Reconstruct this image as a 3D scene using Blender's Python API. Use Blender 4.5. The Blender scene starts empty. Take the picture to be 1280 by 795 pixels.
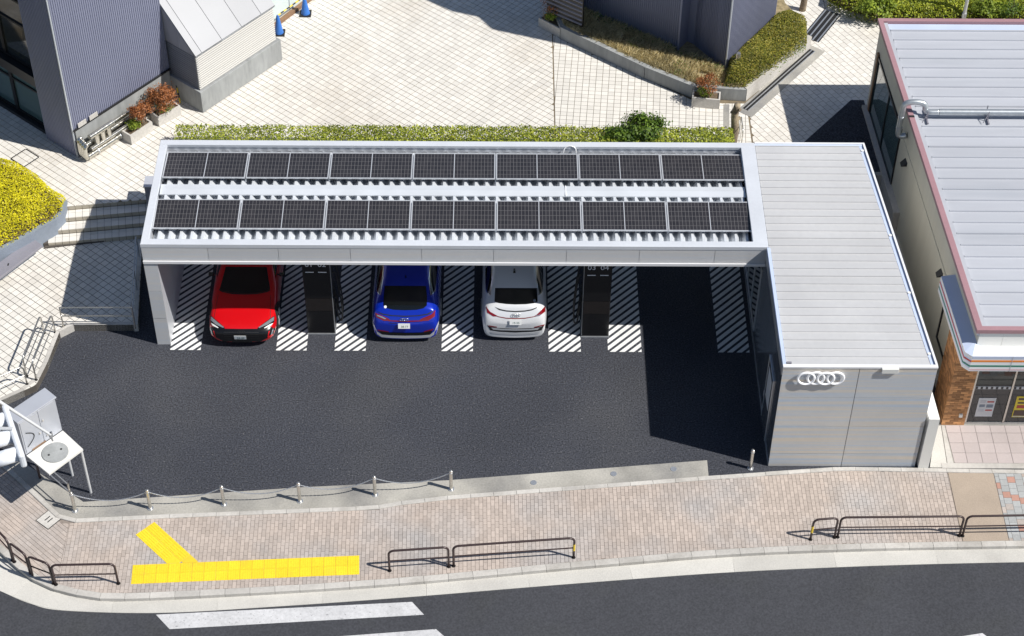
import bpy, bmesh, math, random
import numpy as np
from mathutils import Vector, Matrix
from mathutils.bvhtree import BVHTree
random.seed(7); rng = np.random.default_rng(7)
SC = bpy.context.scene
COL = SC.collection
rad = math.radians

# ------------------------------------------------------------------ camera
S_ = 1.085
F_PX, PITCH, YAW, ROLL = 2431.0, rad(45.21), rad(-.38), rad(.53)
CAM = Vector((8.908*S_, -34.9*S_, 36.176*S_))
CR = Matrix.Rotation(YAW, 3, 'Z') @ Matrix.Rotation(math.pi/2-PITCH, 3, 'X') @ Matrix.Rotation(ROLL, 3, 'Z')
cd = bpy.data.cameras.new('camera'); cam = bpy.data.objects.new('camera', cd); COL.objects.link(cam)
cam.matrix_world = Matrix.Translation(CAM) @ CR.to_4x4()
cd.sensor_width = 36; cd.lens = F_PX*36/1280; cd.clip_end = 600; cd.clip_start = .5
SC.camera = cam
def U(px, py, z=0.):
    """point of height z on the photo ray through a pixel"""
    d = CR @ Vector(((px-640)/F_PX, -(py-397)/F_PX, -1))
    return CAM + d*((z-CAM.z)/d.z)

# ------------------------------------------------------------------ light
SUN = Vector((.80, -.275, 1.0)).normalized()
w = bpy.data.worlds.new('World'); SC.world = w; w.use_nodes = True
nt = w.node_tree; bg = nt.nodes['Background']
sky = nt.nodes.new('ShaderNodeTexSky'); sky.sky_type = 'NISHITA'; sky.sun_disc = False
sky.sun_elevation = math.asin(SUN.z); sky.sun_rotation = math.atan2(SUN.x, SUN.y)
sky.air_density = 1.0; sky.dust_density = .6; sky.ozone_density = 1.1
nt.links.new(sky.outputs[0], bg.inputs[0]); bg.inputs[1].default_value = .067
sl = bpy.data.lights.new('sun', 'SUN'); sl.energy = 5.0; sl.angle = rad(.5); sl.color = (1, .965, .905)
so = bpy.data.objects.new('sun', sl); COL.objects.link(so)
so.rotation_euler = SUN.to_track_quat('Z', 'Y').to_euler(); so.location = (0, 0, 60)
SC.view_settings.view_transform = 'Standard'; SC.view_settings.look = 'None'
SC.view_settings.exposure = 0.20; SC.view_settings.gamma = 1; SC.view_settings.use_curve_mapping = False

# ------------------------------------------------------------------ materials
def mat(name, col, rough=.6, metal=0., big=(0, 0), fine=(0, 0), isl=0., bump=(0, 0, 0), tint=None, spec=.5,
        coat=0., alpha=1., trans=0., emit=None, stretch=None, speck=None):
    """big / fine = (noise scale, amount); isl = per-piece value change; bump = (scale, strength, distance)
    tint = (colour, scale, low, high) stain that is laid over in patches; speck = (scale, threshold, colour)"""
    m = bpy.data.materials.new(name); m.use_nodes = True
    n = m.node_tree.nodes; l = m.node_tree.links; b = n['Principled BSDF']
    b.inputs['Roughness'].default_value = rough; b.inputs['Metallic'].default_value = metal
    b.inputs['Specular IOR Level'].default_value = spec
    b.inputs['Coat Weight'].default_value = coat; b.inputs['Coat Roughness'].default_value = .04
    b.inputs['Transmission Weight'].default_value = trans; b.inputs['Alpha'].default_value = alpha
    if emit: b.inputs['Emission Color'].default_value = (*emit[0], 1); b.inputs['Emission Strength'].default_value = emit[1]
    geo = n.new('ShaderNodeNewGeometry'); pos = geo.outputs['Position']
    if stretch:
        mp = n.new('ShaderNodeVectorMath'); mp.operation = 'MULTIPLY'; mp.inputs[1].default_value = stretch
        l.new(pos, mp.inputs[0]); pos = mp.outputs[0]
    def noise(scale, det=4.):
        t = n.new('ShaderNodeTexNoise'); t.inputs['Scale'].default_value = scale; t.inputs['Detail'].default_value = det
        l.new(pos, t.inputs['Vector']); return t.outputs['Fac']
    def math_(op, a, b_):
        q = n.new('ShaderNodeMath'); q.operation = op
        for i, v in enumerate((a, b_)):
            if isinstance(v, (int, float)): q.inputs[i].default_value = v
            else: l.new(v, q.inputs[i])
        return q.outputs[0]
    fac = None
    for sc, am in (big, fine):
        if am:
            mr = n.new('ShaderNodeMapRange'); l.new(noise(sc), mr.inputs[0])
            mr.inputs[1].default_value = .25; mr.inputs[2].default_value = .75
            mr.inputs[3].default_value = 1-am; mr.inputs[4].default_value = 1+am
            fac = mr.outputs[0] if fac is None else math_('MULTIPLY', fac, mr.outputs[0])
    if isl:
        oi = n.new('ShaderNodeObjectInfo')
        r = math_('FRACT', math_('ADD', geo.outputs['Random Per Island'], oi.outputs['Random']), 0)
        r = math_('ADD', math_('MULTIPLY', r, 2*isl), 1-isl)
        fac = r if fac is None else math_('MULTIPLY', fac, r)
    cur = None
    rgb = n.new('ShaderNodeRGB'); rgb.outputs[0].default_value = (*col, 1); cur = rgb.outputs[0]
    if tint:
        tc, sc, lo, hi = tint
        mr = n.new('ShaderNodeMapRange'); l.new(noise(sc, 6.), mr.inputs[0]); mr.inputs[1].default_value = lo; mr.inputs[2].default_value = hi
        mx = n.new('ShaderNodeMix'); mx.data_type = 'RGBA'; l.new(mr.outputs[0], mx.inputs[0]); l.new(cur, mx.inputs[6]); mx.inputs[7].default_value = (*tc, 1)
        cur = mx.outputs[2]
    if speck:
        sc, th, sp = speck
        mr = n.new('ShaderNodeMapRange'); l.new(noise(sc, 2.), mr.inputs[0]); mr.inputs[1].default_value = th; mr.inputs[2].default_value = th+.06
        mx = n.new('ShaderNodeMix'); mx.data_type = 'RGBA'; l.new(mr.outputs[0], mx.inputs[0]); l.new(cur, mx.inputs[6]); mx.inputs[7].default_value = (*sp, 1)
        cur = mx.outputs[2]
    if fac is not None:
        vm = n.new('ShaderNodeVectorMath'); vm.operation = 'SCALE'; l.new(cur, vm.inputs[0]); l.new(fac, vm.inputs['Scale']); cur = vm.outputs[0]
    l.new(cur, b.inputs['Base Color'])
    if bump[1]:
        bp = n.new('ShaderNodeBump'); bp.inputs['Strength'].default_value = bump[1]; bp.inputs['Distance'].default_value = bump[2]
        l.new(noise(bump[0], 5.), bp.inputs['Height']); l.new(bp.outputs[0], b.inputs['Normal'])
    return m

def ribbed(name, col, rough, metal, axis, pitch, depth, var=.05, moire=0.):
    """metal sheet with fine ribs stacked along an axis (0 x, 1 y, 2 z)"""
    m = mat(name, col, rough, metal, big=(.7, var), fine=(9, var*.6), isl=.04)
    n = m.node_tree.nodes; l = m.node_tree.links; b = n['Principled BSDF']
    geo = n.new('ShaderNodeNewGeometry'); sp = n.new('ShaderNodeSeparateXYZ'); l.new(geo.outputs['Position'], sp.inputs[0])
    q = n.new('ShaderNodeMath'); q.operation = 'MULTIPLY'; q.inputs[1].default_value = 2*math.pi/pitch; l.new(sp.outputs[axis], q.inputs[0])
    s = n.new('ShaderNodeMath'); s.operation = 'SINE'; l.new(q.outputs[0], s.inputs[0])
    bp = n.new('ShaderNodeBump'); bp.inputs['Strength'].default_value = 1; bp.inputs['Distance'].default_value = depth
    l.new(s.outputs[0], bp.inputs['Height']); l.new(bp.outputs[0], b.inputs['Normal'])
    if moire:      # faint warm and cool bands tinted into the colour for the ribs' moire sheen
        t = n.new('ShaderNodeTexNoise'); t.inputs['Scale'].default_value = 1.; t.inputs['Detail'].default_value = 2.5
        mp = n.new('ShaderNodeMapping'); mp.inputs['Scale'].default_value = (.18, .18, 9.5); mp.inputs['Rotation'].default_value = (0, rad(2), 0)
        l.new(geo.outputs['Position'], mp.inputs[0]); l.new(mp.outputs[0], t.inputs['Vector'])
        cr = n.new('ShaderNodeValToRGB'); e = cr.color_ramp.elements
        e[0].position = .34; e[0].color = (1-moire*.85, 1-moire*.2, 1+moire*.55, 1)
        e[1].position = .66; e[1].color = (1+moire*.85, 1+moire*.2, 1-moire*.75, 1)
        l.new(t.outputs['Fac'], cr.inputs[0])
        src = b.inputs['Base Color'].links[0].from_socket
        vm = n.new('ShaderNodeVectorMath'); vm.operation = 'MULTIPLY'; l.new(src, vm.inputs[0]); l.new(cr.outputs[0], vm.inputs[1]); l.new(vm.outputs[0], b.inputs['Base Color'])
    return m

M = {}
M['asphalt'] = mat('fresh_asphalt', (.042, .045, .056), .85, big=(.35, .12), fine=(24, .80), speck=(20, .63, (.095, .095, .10)), tint=((.056, .058, .066), .22, .50, .72), bump=(60, .5, .01), spec=.3)
M['road'] = mat('road_asphalt', (.050, .052, .060), .85, big=(.5, .10), fine=(20, .30), bump=(60, .35, .008), spec=.3, tint=((.052, .054, .058), .6, .52, .75))
M['paint'] = mat('white_road_paint', (.72, .72, .71), .6, big=(2.5, .08), fine=(24, .10))
M['paint_old'] = mat('worn_road_paint', (.52, .52, .53), .7, big=(1.2, .14), fine=(14, .14), speck=(16, .64, (.30, .30, .31)))
M['concrete'] = mat('concrete', (.47, .45, .42), .85, big=(.9, .12), fine=(14, .10), isl=.07, bump=(30, .25, .006), tint=((.33, .31, .28), 1.1, .52, .78))
M['gutter'] = mat('gutter_concrete', (.50, .485, .45), .85, big=(.8, .08), fine=(30, .10), isl=.09, bump=(40, .2, .005), tint=((.40, .385, .36), .7, .5, .75))
M['apron'] = mat('apron_concrete', (.36, .345, .31), .9, big=(.8, .20), fine=(20, .14), bump=(30, .3, .008), tint=((.20, .195, .19), .55, .45, .70))
M['concrete_dark'] = mat('weathered_concrete', (.30, .31, .31), .85, big=(1.1, .16), fine=(9, .12), bump=(25, .3, .006), stretch=(1, 1, .25), tint=((.17, .18, .18), 1.5, .5, .8))
M['concrete_blue'] = mat('painted_planter_wall', (.22, .255, .31), .7, big=(1.2, .10), fine=(12, .06))
M['tile'] = mat('cream_plaza_tile', (.675, .648, .598), .55, big=(.45, .04), fine=(3, .04), isl=.07, tint=((.58, .53, .46), .33, .52, .82))
M['joint'] = mat('tile_joint', (.085, .075, .065), .95, fine=(6, .2))
M['joint_up'] = mat('plaza_joint', (.17, .135, .09), .95, big=(.45, .30), fine=(6, .2), tint=((.36, .34, .31), .4, .55, .72))
M['riser'] = mat('olive_riser_tile', (.40, .36, .29), .6, isl=.08, big=(1, .08))
M['straw'] = mat('straw_litter', (.27, .215, .12), .95, fine=(9, .4), bump=(14, .6, .03), tint=((.13, .10, .06), 1.3, .5, .7))
M['paver'] = mat('sidewalk_brick', (.43, .365, .32), .85, big=(.6, .08), fine=(18, .08), isl=.11, tint=((.38, .355, .34), .5, .45, .7))
M['paver_grey'] = mat('grey_brick', (.36, .37, .37), .85, isl=.10, fine=(18, .08))
M['paver_red'] = mat('red_brick', (.38, .215, .17), .85, isl=.12, fine=(18, .08))
M['paver_joint'] = mat('brick_joint', (.235, .20, .175), .95, fine=(10, .2))
M['patch'] = mat('brown_paving_patch', (.36, .295, .235), .9, big=(1.5, .07), fine=(40, .14), bump=(50, .3, .005))
M['pink_tile'] = mat('pink_forecourt_tile', (.44, .385, .375), .6, big=(.8, .05), isl=.05, fine=(20, .04))
M['yellow'] = mat('tactile_yellow', (.80, .58, .022), .6, isl=.06, big=(1.5, .05), fine=(20, .08), tint=((.60, .44, .05), 1.4, .58, .85))
M['alu'] = mat('light_grey_metal', (.60, .62, .66), .38, .35, big=(.8, .05), fine=(15, .03))
M['alu_rim'] = mat('roof_rim_metal', (.66, .685, .73), .38, .2, big=(.9, .06), fine=(12, .03))
M['white_metal'] = mat('white_trim', (.80, .80, .81), .35, .1, big=(.9, .03))
M['deck'] = mat('folded_roof_deck', (.70, .73, .77), .35, .25, isl=.04, big=(1.5, .06))
M['fascia'] = ribbed('ribbed_fascia', (.64, .645, .66), .4, .25, 2, .022, .0035, .03, .045)
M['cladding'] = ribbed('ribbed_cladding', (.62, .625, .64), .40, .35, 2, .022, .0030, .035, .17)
M['annex_roof'] = mat('annex_roof_sheet', (.54, .54, .545), .45, .15, big=(.6, .04), fine=(8, .03), isl=.035, tint=((.49, .49, .50), .5, .5, .8))
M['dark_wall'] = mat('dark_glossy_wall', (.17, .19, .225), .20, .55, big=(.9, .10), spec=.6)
M['cell'] = mat('solar_cells', (.018, .017, .020), .22, .0, spec=.5)
M['solar_frame'] = mat('solar_frame', (.74, .75, .77), .35, .5)
M['black'] = mat('black_gloss', (.007, .007, .008), .25, spec=.5)
M['black_matt'] = mat('black_matt', (.013, .013, .014), .6)
M['brownband'] = mat('dark_display_band', (.018, .015, .014), .2)
M['text'] = mat('white_lettering', (.75, .75, .77), .6)
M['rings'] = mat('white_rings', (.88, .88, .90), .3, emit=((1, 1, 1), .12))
M['steel'] = mat('stainless_steel', (.62, .60, .56), .25, .9, fine=(20, .08))
M['steel_dull'] = mat('galvanised_steel', (.52, .54, .57), .4, .7, fine=(14, .10))
M['brown_pipe'] = mat('brown_guard_pipe', (.055, .036, .036), .38, .2, fine=(20, .12), big=(3, .1))
M['pole_grey'] = mat('pale_grey_paint', (.60, .61, .62), .45, .2, fine=(20, .06))
M['signal'] = mat('signal_paint', (.74, .77, .82), .4, .1, fine=(12, .05))
M['cabinet'] = mat('cabinet_grey', (.50, .52, .57), .42, .3, big=(1.5, .06))
M['plate'] = mat('pale_plate', (.66, .65, .62), .7, fine=(16, .06))
M['navy'] = mat('blue_grey_ribbed_wall', (.23, .245, .335), .55, .15, big=(.7, .05), fine=(3, .03), isl=.02, stretch=(1, 1, .12))
M['navy_edge'] = mat('pale_corner_trim', (.52, .55, .60), .4, .3)
M['glass'] = mat('window_glass', (.022, .027, .03), .05, 0., spec=.6, coat=.25)
M['glass_teal'] = mat('teal_window_glass', (.07, .12, .125), .06, 0., spec=.8, coat=.6)
M['frame_black'] = mat('black_window_frame', (.02, .02, .022), .35, .3)
M['vent_metal'] = mat('pale_vent_metal', (.29, .295, .31), .45, .2, isl=.05, big=(.8, .04))
M['louver'] = mat('white_louver', (.52, .51, .485), .5, .1, isl=.03)
M['duct'] = mat('shiny_insulated_pipe', (.60, .58, .52), .18, .95, fine=(6, .15), bump=(12, .25, .02))
M['duct_dull'] = mat('grey_duct', (.50, .53, .55), .35, .7, fine=(8, .12), bump=(14, .15, .01))
M['beige'] = mat('beige_store_wall', (.58, .555, .46), .7, big=(.6, .06), fine=(4, .04), stretch=(1, 1, .15))
M['pink_trim'] = mat('dusty_pink_trim', (.34, .195, .215), .5, big=(.8, .07), fine=(12, .05))
M['store_roof'] = mat('store_roof_sheet', (.465, .48, .52), .5, .15, isl=.045, big=(.5, .05), fine=(6, .03), stretch=(.15, 1, 1), tint=((.40, .42, .46), 1.2, .55, .8))
M['white_panel'] = mat('white_facade_panel', (.74, .735, .70), .5, isl=.03, big=(.8, .03))
M['awning_blue'] = mat('pale_blue_awning', (.55, .63, .80), .45, .15, big=(1, .06))
M['awning_white'] = mat('white_awning', (.78, .79, .81), .45)
M['st_orange'] = mat('orange_stripe', (.80, .24, .03), .5)
M['st_green'] = mat('green_stripe', (.02, .20, .13), .5)
M['st_red'] = mat('red_stripe', (.55, .06, .05), .5)
M['st_pink'] = mat('pale_red_stripe', (.62, .40, .44), .5)
M['brick'] = mat('orange_brown_brick', (.47, .235, .10), .75, isl=.42, fine=(14, .12))
M['mortar'] = mat('mortar', (.20, .13, .08), .9)
M['poster_white'] = mat('poster_paper', (.62, .63, .65), .5)
M['poster_yellow'] = mat('poster_yellow', (.80, .62, .05), .5)
M['poster_dark'] = mat('poster_print', (.10, .06, .05), .5)
M['poster_red'] = mat('poster_red', (.45, .06, .05), .5)
M['wood'] = mat('brown_wood', (.23, .135, .075), .7, fine=(8, .15), stretch=(1, 1, .2))
M['bark'] = mat('grey_brown_bark', (.21, .165, .12), .9, fine=(12, .3), bump=(14, .6, .02), tint=((.40, .33, .22), 3, .5, .7))
M['planter'] = mat('pale_stone_planter', (.50, .48, .45), .85, fine=(16, .12), big=(2, .1))
M['soil'] = mat('brown_soil', (.13, .095, .06), .95, fine=(10, .35), bump=(14, .6, .03))
M['slate'] = mat('slate_bench', (.23, .225, .26), .5, big=(1.2, .06), fine=(12, .04))
M['cone'] = mat('blue_plastic', (.035, .16, .52), .45, fine=(8, .05))
M['bar_yellow'] = mat('barrier_yellow', (.78, .55, .03), .5)
M['board'] = mat('site_board', (.62, .70, .68), .45, .1, big=(1, .04))
M['red_paint'] = mat('red_car_paint', (.62, .002, .006), .28, .15, coat=1., spec=.5)
M['blue_paint'] = mat('blue_car_paint', (.003, .028, .46), .24, .30, coat=1.)
M['white_paint'] = mat('white_car_paint', (.68, .69, .71), .28, .1, coat=1.)
M['car_glass'] = mat('tinted_car_glass', (.004, .005, .005), .05, spec=.6, coat=.4)
M['chrome'] = mat('chrome', (.72, .72, .74), .15, 1.)
M['lamp_clear'] = mat('headlight_glass', (.42, .47, .52), .1, .6, coat=1.)
M['lamp_red'] = mat('tail_light_red', (.20, .004, .007), .12, coat=1.)
M['silver'] = mat('silver_trim', (.70, .72, .75), .32, .5)
M['tyre'] = mat('tyre_rubber', (.012, .012, .012), .85)
M['plate_white'] = mat('number_plate', (.80, .81, .80), .5)
M['plate_green'] = mat('plate_digits', (.03, .09, .06), .5)
def leafmat(name, a, b_, c_=None):
    m = bpy.data.materials.new(name); m.use_nodes = True; n = m.node_tree.nodes; l = m.node_tree.links; b = n['Principled BSDF']
    geo = n.new('ShaderNodeNewGeometry'); cr = n.new('ShaderNodeValToRGB'); l.new(geo.outputs['Random Per Island'], cr.inputs[0])
    e = cr.color_ramp.elements; e[0].color = (*a, 1); e[1].color = (*b_, 1)
    if c_: x = e.new(.5); x.color = (*c_, 1)
    t = n.new('ShaderNodeTexNoise'); t.inputs['Scale'].default_value = 1.6; l.new(geo.outputs['Position'], t.inputs['Vector'])
    mr = n.new('ShaderNodeMapRange'); l.new(t.outputs['Fac'], mr.inputs[0]); mr.inputs[1].default_value = .3; mr.inputs[2].default_value = .7; mr.inputs[3].default_value = .78; mr.inputs[4].default_value = 1.2
    vm = n.new('ShaderNodeVectorMath'); vm.operation = 'SCALE'; l.new(cr.outputs[0], vm.inputs[0]); l.new(mr.outputs[0], vm.inputs['Scale'])
    l.new(vm.outputs[0], b.inputs['Base Color']); b.inputs['Roughness'].default_value = .5; b.inputs['Specular IOR Level'].default_value = .35
    b.inputs['Subsurface Weight'].default_value = 0
    tr = n.new('ShaderNodeBsdfTranslucent'); l.new(vm.outputs[0], tr.inputs['Color'])
    mx = n.new('ShaderNodeMixShader'); mx.inputs[0].default_value = .25
    l.new(b.outputs[0], mx.inputs[1]); l.new(tr.outputs[0], mx.inputs[2]); l.new(mx.outputs[0], n['Material Output'].inputs['Surface'])
    return m
M['leaf_hedge'] = leafmat('hedge_leaf', (.08, .12, .015), (.52, .54, .07), (.27, .32, .035))
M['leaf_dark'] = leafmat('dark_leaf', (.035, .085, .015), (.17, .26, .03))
M['leaf_yellow'] = leafmat('yellow_green_leaf', (.40, .38, .012), (.82, .74, .03), (.66, .59, .018))
M['leaf_rust'] = leafmat('rust_leaf', (.20, .065, .025), (.50, .21, .08), (.36, .14, .05))
M['leaf_fresh'] = leafmat('fresh_green_leaf', (.10, .16, .02), (.36, .44, .05))
M['leaf_moss'] = leafmat('mossy_leaf', (.08, .10, .015), (.36, .30, .05), (.21, .21, .03))
M['leaf_dry'] = leafmat('dry_grass_blade', (.42, .35, .18), (.78, .68, .44), (.58, .50, .28))
M['leaf_box'] = leafmat('clipped_shrub_leaf', (.12, .16, .015), (.48, .50, .05), (.28, .33, .03))

# ------------------------------------------------------------------ mesh helpers
def wofs(p):
    o = Vector((0, 0, 0))
    while p: o = o + p.location; p = p.parent
    return o
class MB:
    def __init__(s): s.v = []; s.f = []; s.m = []
    def add(s, vs, fs, mi=0):
        k = len(s.v); s.v += [tuple(v) for v in vs]; s.f += [tuple(i+k for i in f) for f in fs]; s.m += [mi]*len(fs); return s
    def box(s, a, b, mi=0):
        (x0, y0, z0), (x1, y1, z1) = a, b
        return s.add([(x0,y0,z0),(x1,y0,z0),(x1,y1,z0),(x0,y1,z0),(x0,y0,z1),(x1,y0,z1),(x1,y1,z1),(x0,y1,z1)],
                     [(3,2,1,0),(4,5,6,7),(0,1,5,4),(1,2,6,5),(2,3,7,6),(3,0,4,7)], mi)
    def obox(s, c, ax, ay, az, mi=0):
        c, ax, ay, az = map(Vector, (c, ax, ay, az))
        vs = [c+ax*i+ay*j+az*k for k in (-1, 1) for i, j in ((-1,-1),(1,-1),(1,1),(-1,1))]
        return s.add(vs, [(3,2,1,0),(4,5,6,7),(0,1,5,4),(1,2,6,5),(2,3,7,6),(3,0,4,7)], mi)
    def prism(s, poly, z0, z1, mi=0):
        a = sum(poly[i][0]*poly[(i+1) % len(poly)][1]-poly[(i+1) % len(poly)][0]*poly[i][1] for i in range(len(poly)))
        if a < 0: poly = poly[::-1]
        n = len(poly)
        return s.add([(p[0], p[1], z0) for p in poly]+[(p[0], p[1], z1) for p in poly],
                     [tuple(range(n-1, -1, -1)), tuple(range(n, 2*n))]+[(i, (i+1) % n, n+(i+1) % n, n+i) for i in range(n)], mi)
    def tube(s, path, r, n=8, mi=0, cap=True):
        P = [Vector(p) for p in path]; rs = r if isinstance(r, (list, tuple)) else [r]*len(P)
        k0 = len(s.v); up = None
        for i, p in enumerate(P):
            t = (P[min(i+1, len(P)-1)]-P[max(i-1, 0)]).normalized()
            if up is None: up = Vector((0, 0, 1)) if abs(t.z) < .9 else Vector((1, 0, 0))
            a = t.cross(up).normalized(); b = a.cross(t).normalized(); up = b
            for j in range(n):
                q = 2*math.pi*j/n; s.v.append(tuple(p+(a*math.cos(q)+b*math.sin(q))*rs[i]))
        fs = []
        for i in range(len(P)-1):
            for j in range(n):
                fs.append((k0+i*n+j, k0+i*n+(j+1) % n, k0+(i+1)*n+(j+1) % n, k0+(i+1)*n+j))
        if cap: fs += [tuple(k0+j for j in range(n-1, -1, -1)), tuple(k0+(len(P)-1)*n+j for j in range(n))]
        s.f += fs; s.m += [mi]*len(fs); return s
    def torus(s, c, ax, ay, R, r, n=28, k=8, mi=0):
        c, ax, ay = map(Vector, (c, ax, ay)); nz = ax.cross(ay); k0 = len(s.v)
        for i in range(n):
            a = 2*math.pi*i/n; d = ax*math.cos(a)+ay*math.sin(a)
            for j in range(k):
                b = 2*math.pi*j/k; s.v.append(tuple(c+d*(R+r*math.cos(b))+nz*(r*math.sin(b))))
        for i in range(n):
            for j in range(k):
                s.f.append((k0+i*k+j, k0+((i+1) % n)*k+j, k0+((i+1) % n)*k+(j+1) % k, k0+i*k+(j+1) % k)); s.m.append(mi)
        return s
    def build(s, name, mt, parent=None, smooth=False, local=False, bevel=0.):
        me = bpy.data.meshes.new(name)
        o = wofs(parent) if (parent and not local) else Vector((0, 0, 0))
        me.from_pydata([(v[0]-o.x, v[1]-o.y, v[2]-o.z) for v in s.v], [], s.f)
        for q in (mt if isinstance(mt, (list, tuple)) else [mt]): me.materials.append(M[q] if isinstance(q, str) else q)
        if any(s.m): me.polygons.foreach_set('material_index', s.m)
        if smooth: me.polygons.foreach_set('use_smooth', [True]*len(me.polygons))
        me.update()
        ob = bpy.data.objects.new(name, me); COL.objects.link(ob); ob.parent = parent
        if smooth == 'auto':
            me.set_sharp_from_angle(angle=rad(40))
        if bevel:
            b = ob.modifiers.new('bevel', 'BEVEL'); b.width = bevel; b.segments = 2; b.limit_method = 'ANGLE'; b.angle_limit = rad(40)
        return ob
def tag(o, label=None, cat=None, group=None, kind=None):
    for k, v in (('label', label), ('category', cat), ('group', group), ('kind', kind)):
        if v: o[k] = v
    return o
def thing(name, label, cat, loc=(0, 0, 0), group=None):
    o = bpy.data.objects.new(name, None); COL.objects.link(o); o.location = loc; o.empty_display_size = .2
    return tag(o, label, cat, group)
def struct(o): o['kind'] = 'structure'; return o
def copy_tree(o, parent=None):
    c = o.copy(); COL.objects.link(c); c.parent = parent
    for ch in [q for q in bpy.data.objects if q.parent == o]: copy_tree(ch, c)
    return c
def inst(src, name, parent, loc=(0, 0, 0), rot=(0, 0, 0)):
    o = bpy.data.objects.new(name, src); COL.objects.link(o); o.parent = parent; o.location = loc; o.rotation_euler = rot; return o
def clip(poly, x0, y0, x1, y1):
    """polygon cut to an axis-aligned window"""
    for ax, val, sg in ((0, x0, 1), (0, x1, -1), (1, y0, 1), (1, y1, -1)):
        out = []
        for i in range(len(poly)):
            a, b = poly[i-1], poly[i]; da, db = (a[ax]-val)*sg, (b[ax]-val)*sg
            if (da >= 0) != (db >= 0):
                t = da/(da-db); out.append((a[0]+(b[0]-a[0])*t, a[1]+(b[1]-a[1])*t))
            if db >= 0: out.append(b)
        poly = out
        if len(poly) < 3: return []
    return poly
def area(p): return abs(sum(p[i-1][0]*p[i][1]-p[i][0]*p[i-1][1] for i in range(len(p))))/2
def tiles(poly, z, ang, sx, sy, gap, parent, mt, name, nobj=0, th=.012, bond=0., org=(0, 0), pick=None, mtfun=None):
    """lay pieces over a polygon: the nearest whole ones as objects, the rest joined"""
    ca, sa = math.cos(ang), math.sin(ang)
    loc = [((p[0]-org[0])*ca+(p[1]-org[1])*sa, -(p[0]-org[0])*sa+(p[1]-org[1])*ca) for p in poly]
    xs = [p[0] for p in loc]; ys = [p[1] for p in loc]
    full, rest = [], []
    i0, i1 = math.floor(min(xs)/sx), math.ceil(max(xs)/sx)
    for i in range(i0, i1):
        sh = bond*sy*(i % 2)
        for j in range(math.floor((min(ys)-sh)/sy), math.ceil((max(ys)-sh)/sy)):
            x0, y0 = i*sx+gap/2, j*sy+gap/2+sh; x1, y1 = x0+sx-gap, y0+sy-gap
            q = clip(loc, x0, y0, x1, y1)
            if len(q) < 3: continue
            a = area(q)
            if a < .08*sx*sy: continue
            cx, cy = (x0+x1)/2, (y0+y1)/2
            W_ = (org[0]+cx*ca-cy*sa, org[1]+cx*sa+cy*ca)
            (full if a > .995*(sx-gap)*(sy-gap) else rest).append((W_, q))
    keep = []
    if nobj:
        full.sort(key=lambda t: pick(t[0]) if pick else t[0][1]); keep = full[:nobj]; full = full[nobj:]
        hx, hy = (sx-gap)/2, (sy-gap)/2; bv = .006
        mb = MB()
        mb.add([(-hx,-hy,-th),(hx,-hy,-th),(hx,hy,-th),(-hx,hy,-th),(-hx,-hy,-bv*.4),(hx,-hy,-bv*.4),(hx,hy,-bv*.4),(-hx,hy,-bv*.4),
                (-hx+bv,-hy+bv,0),(hx-bv,-hy+bv,0),(hx-bv,hy-bv,0),(-hx+bv,hy-bv,0)],
               [(0,1,5,4),(1,2,6,5),(2,3,7,6),(3,0,4,7),(4,5,9,8),(5,6,10,9),(6,7,11,10),(7,4,8,11),(8,9,10,11)])
        me = bpy.data.meshes.new(name); me.from_pydata(mb.v, [], mb.f); me.materials.append(M[mt])
        o_ = wofs(parent)
        for (c, q) in keep:
            inst(me, name, parent, (c[0]-o_.x, c[1]-o_.y, z-o_.z+random.uniform(-.0008, .0008)), (random.uniform(-.003, .003), random.uniform(-.003, .003), ang))
    mbs = {}
    for c, q in full+rest:
        k = mtfun(c) if mtfun else mt
        mb = mbs.setdefault(k, MB())
        pw = [(org[0]+p[0]*ca-p[1]*sa, org[1]+p[0]*sa+p[1]*ca) for p in q]
        dz = random.uniform(-.0012, .0012); n = len(pw)
        if area(pw) < 1e-6: continue
        sg = sum(pw[i-1][0]*pw[i][1]-pw[i][0]*pw[i-1][1] for i in range(n))
        if sg < 0: pw = pw[::-1]
        mb.add([(p[0], p[1], z+dz) for p in pw]+[(p[0], p[1], z-th) for p in pw], [tuple(range(n))]+[(n+i, n+(i+1) % n, (i+1) % n, i) for i in range(n)])
    for k, mb in mbs.items():
        tag(mb.build(name+'_field', k, parent), kind='stuff')
def ribsheet(mb, p0, p1, z0, z1, pitch, depth, nrm):
    """vertical ribbed sheet from p0 to p1"""
    p0, p1 = Vector((*p0, 0)), Vector((*p1, 0)); L = (p1-p0).length; d = (p1-p0)/L; n = max(1, round(L/pitch)); nv = Vector((*nrm, 0)).normalized()
    pts = []
    for i in range(n):
        b = p0+d*(L*i/n); q = L/n
        pts += [b, b+d*q*.42, b+d*q*.55+nv*depth, b+d*q*.87+nv*depth]
    pts.append(p1)
    k = len(pts); vs = [(p.x, p.y, z0) for p in pts]+[(p.x, p.y, z1) for p in pts]
    mb.add(vs, [(i, i+1, k+i+1, k+i) for i in range(k-1)]); return mb
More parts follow.
